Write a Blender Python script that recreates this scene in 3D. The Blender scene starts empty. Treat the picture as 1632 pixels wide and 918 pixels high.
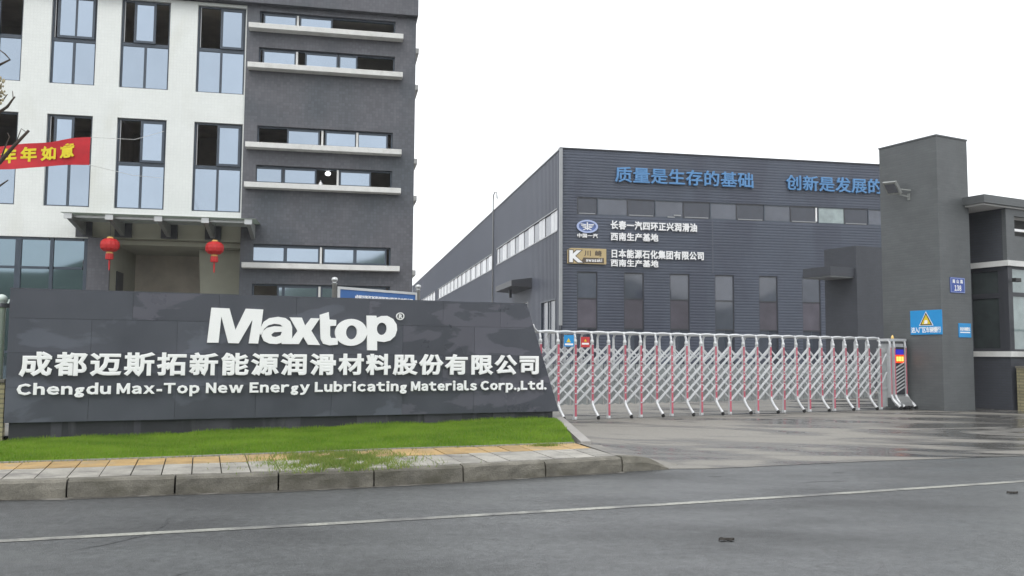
import bpy, bmesh, math, random
import numpy as np
from mathutils import Vector, Matrix
random.seed(7)
S = bpy.context.scene
C = S.collection
R = math.radians

# ------------------------------------------------------------------ camera
pitch, roll, EYE = math.atan(106/1400), R(0.37), 1.4
F = Vector((0, math.cos(pitch), math.sin(pitch)))
R0 = Vector((1, 0, 0)); U0 = R0.cross(F)
RX = R0*math.cos(roll) + U0*math.sin(roll)
UX = -R0*math.sin(roll) + U0*math.cos(roll)
cd = bpy.data.cameras.new('camera'); cam = bpy.data.objects.new('camera', cd); C.objects.link(cam)
m3 = Matrix((RX, UX, -F)).transposed()
cam.matrix_world = Matrix.Translation((0, 0, EYE)) @ m3.to_4x4()
cd.sensor_width = 36; cd.lens = 36*1400/1632; cd.clip_start = 0.1; cd.clip_end = 3000
S.camera = cam

# ------------------------------------------------------------------ sky, sun, exposure
SUN_EL, SUN_AZ = R(52), R(200)
w = bpy.data.worlds.new('World'); S.world = w; w.use_nodes = True
nt = w.node_tree; nt.nodes.clear()
out = nt.nodes.new('ShaderNodeOutputWorld'); mx = nt.nodes.new('ShaderNodeMixShader')
sky = nt.nodes.new('ShaderNodeTexSky'); sky.sky_type = 'NISHITA'; sky.sun_disc = False
sky.sun_elevation = SUN_EL; sky.sun_rotation = SUN_AZ
b1 = nt.nodes.new('ShaderNodeBackground'); b1.inputs[1].default_value = 0.1
b2 = nt.nodes.new('ShaderNodeBackground'); b2.inputs[0].default_value = (0.965, 0.985, 1.0, 1); b2.inputs[1].default_value = 1.0
nt.links.new(sky.outputs[0], b1.inputs[0]); nt.links.new(b1.outputs[0], mx.inputs[1]); nt.links.new(b2.outputs[0], mx.inputs[2])
mx.inputs[0].default_value = 0.9; nt.links.new(mx.outputs[0], out.inputs[0])
sl = bpy.data.lights.new('sun', 'SUN'); sl.energy = 0.7; sl.angle = R(25); sl.color = (1, .97, .93)
so = bpy.data.objects.new('sun', sl); C.objects.link(so)
dv = Vector((math.sin(SUN_AZ)*math.cos(SUN_EL), math.cos(SUN_AZ)*math.cos(SUN_EL), math.sin(SUN_EL)))
so.rotation_euler = (-dv).to_track_quat('-Z', 'Y').to_euler(); so.location = dv*60
S.view_settings.view_transform = 'Standard'; S.view_settings.look = 'None'
S.view_settings.exposure = 0.72; S.view_settings.gamma = 1.0
S.render.engine = 'CYCLES'
S.cycles.max_bounces = 6; S.cycles.diffuse_bounces = 3; S.cycles.glossy_bounces = 3

# ------------------------------------------------------------------ materials
def N(nt, t, **k):
    n = nt.nodes.new(t)
    for a, b in k.items():
        if a.startswith('i_'): n.inputs[int(a[2:])].default_value = b
        else: setattr(n, a, b)
    return n
def mat(name, col, rough=.6, metal=0, var=.12, scale=3, fine=0, fscale=60, bump=0, bscale=40, spec=.5, emit=None, coat=0, stain=None, rvar=0):
    """base colour with soft blotches (var), fine grain (fine), bump and optional stains"""
    m = bpy.data.materials.new(name); m.use_nodes = True; t = m.node_tree; L = t.links.new
    p = t.nodes['Principled BSDF']
    p.inputs['Base Color'].default_value = (*col, 1); p.inputs['Roughness'].default_value = rough
    p.inputs['Metallic'].default_value = metal; p.inputs['Specular IOR Level'].default_value = spec
    p.inputs['Coat Weight'].default_value = coat; p.inputs['Coat Roughness'].default_value = .1
    tc = N(t, 'ShaderNodeTexCoord')
    last = None
    if var:
        n = N(t, 'ShaderNodeTexNoise'); n.inputs['Scale'].default_value = scale; n.inputs['Detail'].default_value = 6
        n.inputs['Roughness'].default_value = .6; L(tc.outputs['Object'], n.inputs['Vector'])
        r = N(t, 'ShaderNodeMapRange'); r.inputs['From Min'].default_value = .3; r.inputs['From Max'].default_value = .7
        r.inputs['To Min'].default_value = 1-var; r.inputs['To Max'].default_value = 1+var
        L(n.outputs['Fac'], r.inputs['Value'])
        mm = N(t, 'ShaderNodeVectorMath', operation='SCALE'); mm.inputs[0].default_value = col; L(r.outputs[0], mm.inputs['Scale'])
        last = mm.outputs[0]
        if rvar:
            r2 = N(t, 'ShaderNodeMapRange'); r2.inputs['From Min'].default_value = .35; r2.inputs['From Max'].default_value = .65
            r2.inputs['To Min'].default_value = max(.02, rough-rvar); r2.inputs['To Max'].default_value = min(1, rough+rvar)
            L(n.outputs['Fac'], r2.inputs['Value']); L(r2.outputs[0], p.inputs['Roughness'])
    if fine:
        n = N(t, 'ShaderNodeTexNoise'); n.inputs['Scale'].default_value = fscale; n.inputs['Detail'].default_value = 3
        L(tc.outputs['Object'], n.inputs['Vector'])
        r = N(t, 'ShaderNodeMapRange'); r.inputs['From Min'].default_value = .3; r.inputs['From Max'].default_value = .7
        r.inputs['To Min'].default_value = 1-fine; r.inputs['To Max'].default_value = 1+fine; L(n.outputs['Fac'], r.inputs['Value'])
        mm = N(t, 'ShaderNodeVectorMath', operation='SCALE'); mm.inputs[0].default_value = col
        if last: L(last, mm.inputs[0])
        L(r.outputs[0], mm.inputs['Scale']); last = mm.outputs[0]
    if stain:   # (colour, scale, lo, hi, strength, (sx,sy,sz))
        sc, ss, lo, hi, st, sv = stain
        mp = N(t, 'ShaderNodeMapping'); mp.inputs['Scale'].default_value = sv; L(tc.outputs['Object'], mp.inputs[0])
        n = N(t, 'ShaderNodeTexNoise'); n.inputs['Scale'].default_value = ss; n.inputs['Detail'].default_value = 7; n.inputs['Distortion'].default_value = .4
        L(mp.outputs[0], n.inputs['Vector'])
        r = N(t, 'ShaderNodeMapRange'); r.inputs['From Min'].default_value = lo; r.inputs['From Max'].default_value = hi
        r.inputs['To Max'].default_value = st; L(n.outputs['Fac'], r.inputs['Value'])
        x = N(t, 'ShaderNodeMix', data_type='RGBA'); x.inputs[7].default_value = (*sc, 1); x.inputs[6].default_value = (*col, 1)
        if last: L(last, x.inputs[6])
        L(r.outputs[0], x.inputs[0]); last = x.outputs[2]
    if last: L(last, p.inputs['Base Color'])
    if bump:
        n = N(t, 'ShaderNodeTexNoise'); n.inputs['Scale'].default_value = bscale; n.inputs['Detail'].default_value = 4
        L(tc.outputs['Object'], n.inputs['Vector'])
        b = N(t, 'ShaderNodeBump'); b.inputs['Strength'].default_value = bump; b.inputs['Distance'].default_value = .01
        L(n.outputs['Fac'], b.inputs['Height']); L(b.outputs[0], p.inputs['Normal'])
    if emit:
        p.inputs['Emission Color'].default_value = (*emit[0], 1); p.inputs['Emission Strength'].default_value = emit[1]
    return m
def tiled(name, col, mortar, w, h, rough=.45, var=.12, stain=None, offset=0.5, msize=.006, c12=(.94, 1.06)):
    """small facing tiles / bricks laid over the wall's own x-z (or y-z) plane"""
    m = mat(name, col, rough, var=var, scale=1.1, stain=stain)
    t = m.node_tree; L = t.links.new; p = t.nodes['Principled BSDF']
    src = p.inputs['Base Color'].links[0].from_socket
    g = N(t, 'ShaderNodeTexCoord'); s = N(t, 'ShaderNodeSeparateXYZ'); L(g.outputs['Object'], s.inputs[0])
    a = N(t, 'ShaderNodeMath', operation='ADD'); L(s.outputs[0], a.inputs[0]); L(s.outputs[1], a.inputs[1])
    c = N(t, 'ShaderNodeCombineXYZ'); L(a.outputs[0], c.inputs[0]); L(s.outputs[2], c.inputs[1])
    b = N(t, 'ShaderNodeTexBrick'); b.offset = offset; L(c.outputs[0], b.inputs['Vector'])
    b.inputs['Scale'].default_value = 1; b.inputs['Brick Width'].default_value = w; b.inputs['Row Height'].default_value = h
    b.inputs['Mortar Size'].default_value = msize; b.inputs['Mortar Smooth'].default_value = .3
    b.inputs['Color1'].default_value = (*[c12[0]]*3, 1); b.inputs['Color2'].default_value = (*[c12[1]]*3, 1)
    b.inputs['Mortar'].default_value = (*[mo/co for mo, co in zip(mortar, col)], 1)
    mu = N(t, 'ShaderNodeMix', data_type='RGBA', blend_type='MULTIPLY'); mu.inputs[0].default_value = 1
    L(src, mu.inputs[6]); L(b.outputs['Color'], mu.inputs[7]); L(mu.outputs[2], p.inputs['Base Color'])
    bp = N(t, 'ShaderNodeBump'); bp.invert = True; bp.inputs['Strength'].default_value = .35; bp.inputs['Distance'].default_value = .004
    L(b.outputs['Fac'], bp.inputs['Height']); L(bp.outputs[0], p.inputs['Normal'])
    return m
M = {}
M['white_tile'] = tiled('white_tile', (.745, .77, .745), (.70, .725, .70), .1, .1, offset=0, var=.03, c12=(.985, 1.015), stain=((.62, .63, .56), .8, .58, .75, .5, (1, 1, .35)))
M['dark_tile'] = tiled('dark_mosaic_tile', (.098, .099, .113), (.080, .081, .092), .1, .1, offset=0, rough=.42, c12=(.86, 1.14), stain=((.066, .076, .09), .45, .48, .64, .9, (1, 1, .8)))
M['pillar_tile'] = tiled('pillar_tile', (.103, .111, .114), (.092, .099, .102), .24, .06, rough=.5, c12=(.94, 1.06), stain=((.07, .076, .076), .8, .5, .72, .7, (1, 1, .5)))
M['dark_brick'] = tiled('dark_facing_brick', (.05, .055, .068), (.045, .045, .05), .24, .06, rough=.6)
M['yellow_brick'] = tiled('yellow_brick', (.30, .27, .16), (.17, .155, .10), .24, .07, rough=.8, msize=.012, var=.25, c12=(.85, 1.12))
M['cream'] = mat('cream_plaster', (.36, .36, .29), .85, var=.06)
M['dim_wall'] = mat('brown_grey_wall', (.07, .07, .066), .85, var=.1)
M['room'] = mat('room_wall', (.58, .53, .45), .9, var=.25, scale=.7)
M['frame'] = mat('slate_window_frame', (.045, .062, .085), .4, var=.08)
M['shelf'] = mat('white_ledge', (.66, .66, .64), .7, var=.07, scale=4, stain=((.38, .37, .34), 3, .55, .8, .6, (1, 1, 1)))
M['steel'] = mat('brushed_steel', (.52, .53, .53), .35, metal=.7, var=.08)
M['gate_steel'] = mat('gate_aluminium', (.62, .63, .64), .38, metal=.35, var=.1, scale=8)
M['grey_steel'] = mat('grey_painted_steel', (.26, .27, .26), .5, metal=.2, var=.1)
M['canopy_glass'] = mat('canopy_glass', (.28, .31, .28), .12, var=.1, spec=.6)
M['gate_red'] = mat('faded_red_strip', (.46, .10, .14), .45, var=.2, scale=9)
M['gate_panel'] = mat('gate_panel', (.40, .42, .42), .5, metal=.2, var=.12, scale=6)
M['pane'] = mat('reflective_blue_glass', (.31, .365, .43), .04, metal=1, var=.05, scale=.5)
M['gfpane'] = mat('tinted_glass', (.19, .25, .29), .03, metal=1, var=.06, scale=.5)
M['farpane'] = mat('muted_grey_glass', (.078, .088, .115), .2, var=.25, scale=.6, spec=.8)  # muted grey pane tone with soft blotches
M['lowpane'] = mat('tall_window_glass', (.068, .077, .102), .05, var=.3, scale=.5, spec=.9)
M['brownpane'] = mat('brown_reflection_glass', (.078, .070, .088), .5, var=.3, scale=.8)  # brownish reflection in the tall windows, put into the pane colour
M['whitepane'] = mat('sky_reflection_glass', (.62, .63, .65), .25, var=.1, scale=1)  # white sky reflected at a grazing angle, painted as the pane colour
M['darkpane'] = mat('dark_glass', (.046, .052, .07), .05, var=.1, spec=.5)
M['guardpane'] = mat('guardhouse_glass', (.045, .055, .055), .05, var=.35, scale=1.2, spec=.6)
M['paleglass'] = mat('pale_guard_glass', (.27, .33, .33), .08, var=.25, scale=1.5, spec=.8)
M['siding'] = mat('slate_metal_siding', (.064, .076, .106), .42, stain=((.05, .058, .085), .45, .5, .6, .8, (1, 1, .3)), var=.14, scale=.3, fine=.05, fscale=6)
M['siding2'] = mat('side_cladding', (.085, .095, .125), .4, var=.08, scale=.2)
M['trim'] = mat('light_metal_trim', (.34, .35, .36), .4, metal=.2, var=.06)
M['darktrim'] = mat('dark_metal_trim', (.04, .042, .05), .5, var=.05)
M['granite'] = mat('slate_granite', (.062, .067, .083), .38, var=.10, scale=1.3, fine=.12, fscale=180, rvar=.1, stain=((.115, .125, .155), 1.2, .56, .60, .5, (.7, 1, 1.3)))
M['granite2'] = mat('wet_slate_granite', (.056, .060, .075), .34, var=.12, scale=1.1, fine=.12, fscale=180, rvar=.1, stain=((.12, .117, .145), 1.5, .51, .535, .55, (.6, 1, 1.5)))
M['plinth'] = mat('dark_plinth', (.028, .029, .035), .5, var=.2, scale=3, stain=((.10, .10, .11), 1.7, .56, .66, .6, (1.6, 1, .3)))
M['blk'] = mat('plinth_block', (.05, .05, .06), .5, var=.3)
M['joint'] = mat('dark_joint', (.03, .031, .035), .7, var=.1)
M['white'] = mat('white_letter', (.9, .9, .9), .35, var=.03)
M['letter_side'] = mat('letter_white_metal', (.80, .80, .79), .3, var=.05)
M['blue_letter'] = mat('sky_blue_letter', (.09, .25, .50), .5, var=.1)
M['kerb'] = mat('weathered_kerb_stone', (.155, .145, .12), .8, var=.35, scale=5, fine=.2, fscale=90, bump=.6, bscale=60, stain=((.075, .07, .05), 2.2, .48, .66, .85, (1, 1, 1.6)))
M['greytile'] = mat('pale_paving', (.30, .285, .25), .55, var=.3, scale=3, fine=.2, fscale=50, bump=.3, stain=((.14, .13, .12), 3, .5, .66, .85, (1, 1.6, 1)))
M['yellowtile'] = mat('ochre_paving', (.36, .235, .09), .6, var=.3, scale=4, fine=.15, fscale=70, bump=.3, stain=((.30, .25, .17), 3, .5, .7, .6, (1, 1, 1)))
M['soil'] = mat('dark_soil', (.05, .05, .035), .9, var=.3, bump=.4)
M['turf'] = mat('turf_soil', (.05, .11, .018), .95, var=.3, scale=6)
M['concrete'] = mat('pale_concrete', (.30, .285, .265), .6, var=.15, scale=2.5, fine=.1)
M['black'] = mat('black_rubber', (.015, .015, .015), .5, var=0)
M['red'] = mat('banner_red', (.50, .012, .022), .7, var=.1, scale=5)
M['yellow'] = mat('banner_yellow', (.75, .62, .02), .7, var=.05)
M['lantern'] = mat('lantern_red', (.48, .012, .012), .55, var=.12, scale=12)
M['gold'] = mat('lantern_gold', (.75, .50, .16), .4, metal=.3, var=.1)
M['signgold'] = mat('gold_panel', (.52, .40, .20), .4, var=.08)
M['signbrown'] = mat('dark_brown_print', (.10, .075, .05), .5, var=0)
M['logoblue'] = mat('pale_blue_enamel', (.42, .50, .75), .4, var=.05)
M['logodeep'] = mat('deep_blue_enamel', (.10, .16, .38), .4, var=.05)
M['plateblue'] = mat('bright_blue_plate', (.01, .27, .62), .4, var=.05)
M['numblue'] = mat('navy_blue_plate', (.04, .085, .34), .4, var=.05)
M['boardblue'] = mat('board_blue', (.03, .13, .38), .4, var=.2, scale=2)
M['warn'] = mat('warning_yellow', (.75, .55, .02), .4, var=.03)
M['platered'] = mat('small_red_plate', (.55, .04, .04), .4, var=.05)
M['bark'] = mat('dark_bark', (.06, .045, .035), .9, var=.3, scale=20, bump=.5)
M['bud'] = mat('dry_pale_buds', (.32, .28, .18), .9, var=.3, scale=20)
M['postwhite'] = mat('pale_green_white_post', (.58, .66, .62), .5, var=.06)
M['led_red'] = mat('led_red', (.1, 0, 0), .4, var=0, emit=((1, .05, .01), 1.2))
M['led_yellow'] = mat('led_yellow', (.1, .1, 0), .4, var=0, emit=((1, .5, .1), 1.5))
M['led_blue'] = mat('led_blue', (0, 0, .1), .4, var=0, emit=((.06, .05, .8), .35))
M['lamp_on'] = mat('lit_lamp', (.8, .8, .8), .4, var=0, emit=((1, 1, .95), 2.5))
M['hill'] = mat('hill_green', (.10, .13, .10), .9, var=.3, scale=.05)
M['far_wall'] = mat('pale_far_wall', (.45, .48, .52), .8, var=.05)
M['leaf_dark'] = mat('dead_leaf', (.02, .016, .012), .7, var=0)
M['gcloth'] = mat('soffit_white', (.62, .61, .60), .7, var=.05)

def vary(m, k):
    t = m.node_tree; L = t.links.new; p = t.nodes['Principled BSDF']; sck = p.inputs['Base Color'].links[0].from_socket
    oi = N(t, 'ShaderNodeObjectInfo'); r = N(t, 'ShaderNodeMapRange'); r.inputs['To Min'].default_value = 1-k; r.inputs['To Max'].default_value = 1+k
    L(oi.outputs['Random'], r.inputs['Value']); v = N(t, 'ShaderNodeVectorMath', operation='SCALE'); L(sck, v.inputs[0]); L(r.outputs[0], v.inputs['Scale']); L(v.outputs[0], p.inputs['Base Color'])
for n_, k_ in (('pane', .07), ('gfpane', .12), ('farpane', .15), ('lowpane', .2), ('brownpane', .2), ('whitepane', .12), ('greytile', .13), ('yellowtile', .13), ('granite', .08), ('granite2', .08), ('kerb', .1), ('gate_steel', .08), ('gate_red', .15)): vary(M[n_], k_)
def grass_mat(name, c1, c2, c3):
    m = bpy.data.materials.new(name); m.use_nodes = True; t = m.node_tree; L = t.links.new
    p = t.nodes['Principled BSDF']; p.inputs['Roughness'].default_value = .6; p.inputs['Specular IOR Level'].default_value = .25
    g = N(t, 'ShaderNodeNewGeometry'); tc = N(t, 'ShaderNodeTexCoord')
    n = N(t, 'ShaderNodeTexNoise'); n.inputs['Scale'].default_value = 1.3; n.inputs['Detail'].default_value = 5; L(tc.outputs['Object'], n.inputs['Vector'])
    cr = N(t, 'ShaderNodeValToRGB'); e = cr.color_ramp.elements
    e[0].position = .35; e[0].color = (*c1, 1); e[1].position = .65; e[1].color = (*c2, 1); L(n.outputs['Fac'], cr.inputs[0])
    x = N(t, 'ShaderNodeMix', data_type='RGBA'); L(cr.outputs[0], x.inputs[6]); x.inputs[7].default_value = (*c3, 1)
    r = N(t, 'ShaderNodeMapRange'); r.inputs['From Min'].default_value = .55; r.inputs['To Max'].default_value = .7; L(g.outputs['Random Per Island'], r.inputs['Value']); L(r.outputs[0], x.inputs[0])
    L(x.outputs[2], p.inputs['Base Color'])
    tr = N(t, 'ShaderNodeBsdfTranslucent'); L(x.outputs[2], tr.inputs[0]); ms = N(t, 'ShaderNodeMixShader'); ms.inputs[0].default_value = .3
    L(p.outputs[0], ms.inputs[1]); L(tr.outputs[0], ms.inputs[2]); L(ms.outputs[0], t.nodes['Material Output'].inputs[0])
    return m
M['grass'] = grass_mat('bright_lawn_grass', (.115, .24, .014), (.20, .345, .026), (.30, .34, .07))
M['weed'] = grass_mat('weedy_grass', (.12, .20, .03), (.19, .27, .05), (.33, .30, .11))

def translucent(m, fac):
    t = m.node_tree; L = t.links.new; p = t.nodes['Principled BSDF']; tr = N(t, 'ShaderNodeBsdfTranslucent'); ms = N(t, 'ShaderNodeMixShader')
    tr.inputs[0].default_value = (.42, .46, .42, 1); ms.inputs[0].default_value = fac
    L(p.outputs[0], ms.inputs[1]); L(tr.outputs[0], ms.inputs[2]); L(ms.outputs[0], t.nodes['Material Output'].inputs[0])
translucent(M['canopy_glass'], .6)
def asphalt():
    m = bpy.data.materials.new('wet_asphalt'); m.use_nodes = True; t = m.node_tree; L = t.links.new
    p = t.nodes['Principled BSDF']; tc = N(t, 'ShaderNodeTexCoord')
    n1 = N(t, 'ShaderNodeTexNoise'); n1.inputs['Scale'].default_value = 1; n1.inputs['Detail'].default_value = 5
    mp = N(t, 'ShaderNodeMapping'); mp.inputs['Rotation'].default_value = (0, 0, R(-22)); mp.inputs['Scale'].default_value = (.45, .9, 1)
    L(tc.outputs['Object'], mp.inputs[0]); L(mp.outputs[0], n1.inputs['Vector'])
    n2 = N(t, 'ShaderNodeTexVoronoi'); n2.inputs['Scale'].default_value = 110; L(tc.outputs['Object'], n2.inputs['Vector'])
    n3 = N(t, 'ShaderNodeTexNoise'); n3.inputs['Scale'].default_value = 11; n3.inputs['Detail'].default_value = 6; n3.inputs['Roughness'].default_value = .8; L(tc.outputs['Object'], n3.inputs['Vector'])
    r1 = N(t, 'ShaderNodeMapRange'); r1.inputs['From Min'].default_value = .3; r1.inputs['From Max'].default_value = .7; r1.inputs['To Min'].default_value = .55; r1.inputs['To Max'].default_value = 1.35; L(n1.outputs['Fac'], r1.inputs['Value'])
    r2 = N(t, 'ShaderNodeMapRange'); r2.inputs['To Min'].default_value = .7; r2.inputs['To Max'].default_value = 1.5; r2.inputs['From Min'].default_value = .0; r2.inputs['From Max'].default_value = .7; L(n2.outputs['Distance'], r2.inputs['Value'])
    mu = N(t, 'ShaderNodeMath', operation='MULTIPLY'); L(r1.outputs[0], mu.inputs[0]); L(r2.outputs[0], mu.inputs[1])
    r3 = N(t, 'ShaderNodeMapRange'); r3.inputs['From Min'].default_value = .3; r3.inputs['From Max'].default_value = .7; r3.inputs['To Min'].default_value = .55; r3.inputs['To Max'].default_value = 1.5; L(n3.outputs['Fac'], r3.inputs['Value'])
    m2 = N(t, 'ShaderNodeMath', operation='MULTIPLY'); L(mu.outputs[0], m2.inputs[0]); L(r3.outputs[0], m2.inputs[1])
    v = N(t, 'ShaderNodeVectorMath', operation='SCALE'); v.inputs[0].default_value = (.054, .057, .058); L(m2.outputs[0], v.inputs['Scale'])
    # narrow cracks
    cn = N(t, 'ShaderNodeTexNoise'); cn.inputs['Scale'].default_value = .45; cn.inputs['Detail'].default_value = 9; cn.inputs['Roughness'].default_value = .6; L(tc.outputs['Object'], cn.inputs['Vector'])
    ab = N(t, 'ShaderNodeMath', operation='SUBTRACT'); ab.inputs[1].default_value = .5; L(cn.outputs['Fac'], ab.inputs[0])
    a2 = N(t, 'ShaderNodeMath', operation='ABSOLUTE'); L(ab.outputs[0], a2.inputs[0])
    cr = N(t, 'ShaderNodeMapRange'); cr.inputs['From Max'].default_value = .0030; cr.inputs['To Min'].default_value = .8; cr.inputs['To Max'].default_value = 0; L(a2.outputs[0], cr.inputs['Value'])
    xk = N(t, 'ShaderNodeMix', data_type='RGBA'); xk.inputs[7].default_value = (.03, .03, .03, 1); L(v.outputs[0], xk.inputs[6]); L(cr.outputs[0], xk.inputs[0])
    L(xk.outputs[2], p.inputs['Base Color'])
    rr = N(t, 'ShaderNodeMapRange'); rr.inputs['From Min'].default_value = .35; rr.inputs['From Max'].default_value = .65; rr.inputs['To Min'].default_value = .55; rr.inputs['To Max'].default_value = .3; L(n1.outputs['Fac'], rr.inputs['Value']); L(rr.outputs[0], p.inputs['Roughness'])
    b = N(t, 'ShaderNodeBump'); b.inputs['Strength'].default_value = .5; b.inputs['Distance'].default_value = .006; L(n2.outputs['Distance'], b.inputs['Height']); L(b.outputs[0], p.inputs['Normal'])
    return m
M['asphalt'] = asphalt()
def wetconcrete():
    m = bpy.data.materials.new('wet_concrete'); m.use_nodes = True; t = m.node_tree; L = t.links.new
    p = t.nodes['Principled BSDF']; tc = N(t, 'ShaderNodeTexCoord')
    mp = N(t, 'ShaderNodeMapping'); mp.inputs['Rotation'].default_value = (0, 0, R(-24)); mp.inputs['Scale'].default_value = (.22, .75, 1)
    L(tc.outputs['Object'], mp.inputs[0])
    n1 = N(t, 'ShaderNodeTexNoise'); n1.inputs['Scale'].default_value = 1.5; n1.inputs['Detail'].default_value = 7; n1.inputs['Distortion'].default_value = 1.2; L(mp.outputs[0], n1.inputs['Vector'])
    # wetness rises towards the pillar side (x) where water stands
    s = N(t, 'ShaderNodeSeparateXYZ'); L(tc.outputs['Object'], s.inputs[0])
    g = N(t, 'ShaderNodeMapRange'); g.inputs['From Min'].default_value = 2; g.inputs['From Max'].default_value = 11; g.inputs['To Min'].default_value = -.05; g.inputs['To Max'].default_value = .10; L(s.outputs[0], g.inputs['Value'])
    ad = N(t, 'ShaderNodeMath', operation='ADD'); L(n1.outputs['Fac'], ad.inputs[0]); L(g.outputs[0], ad.inputs[1])
    wet = N(t, 'ShaderNodeMapRange'); wet.inputs['From Min'].default_value = .46; wet.inputs['From Max'].default_value = .60; L(ad.outputs[0], wet.inputs['Value'])
    n3 = N(t, 'ShaderNodeTexNoise'); n3.inputs['Scale'].default_value = 30; n3.inputs['Detail'].default_value = 5; L(tc.outputs['Object'], n3.inputs['Vector'])
    cr = N(t, 'ShaderNodeValToRGB'); e = cr.color_ramp.elements
    e[0].position = 0; e[0].color = (.205, .193, .17, 1); e[1].position = 1; e[1].color = (.082, .079, .073, 1)
    k = e.new(.45); k.color = (.125, .118, .108, 1); L(wet.outputs[0], cr.inputs[0])
    r3 = N(t, 'ShaderNodeMapRange'); r3.inputs['From Min'].default_value = .3; r3.inputs['From Max'].default_value = .7; r3.inputs['To Min'].default_value = .86; r3.inputs['To Max'].default_value = 1.14; L(n3.outputs['Fac'], r3.inputs['Value'])
    v = N(t, 'ShaderNodeVectorMath', operation='SCALE'); L(cr.outputs[0], v.inputs[0]); L(r3.outputs[0], v.inputs['Scale']); L(v.outputs[0], p.inputs['Base Color'])
    rr = N(t, 'ShaderNodeMapRange'); rr.inputs['From Min'].default_value = .3; rr.inputs['From Max'].default_value = 1; rr.inputs['To Min'].default_value = .6; rr.inputs['To Max'].default_value = .2; L(wet.outputs[0], rr.inputs['Value']); L(rr.outputs[0], p.inputs['Roughness'])
    b = N(t, 'ShaderNodeBump'); b.inputs['Strength'].default_value = .25; b.inputs['Distance'].default_value = .004; L(n3.outputs['Fac'], b.inputs['Height']); L(b.outputs[0], p.inputs['Normal'])
    return m
M['wetconcrete'] = wetconcrete()
def paint():
    m = mat('worn_white_road_paint', (.30, .30, .265), .5, var=.2, scale=6, stain=((.10, .10, .10), 1.6, .46, .66, .95, (1, 1, 1)), fine=.3, fscale=40)
    return m
M['paint'] = paint()

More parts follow.
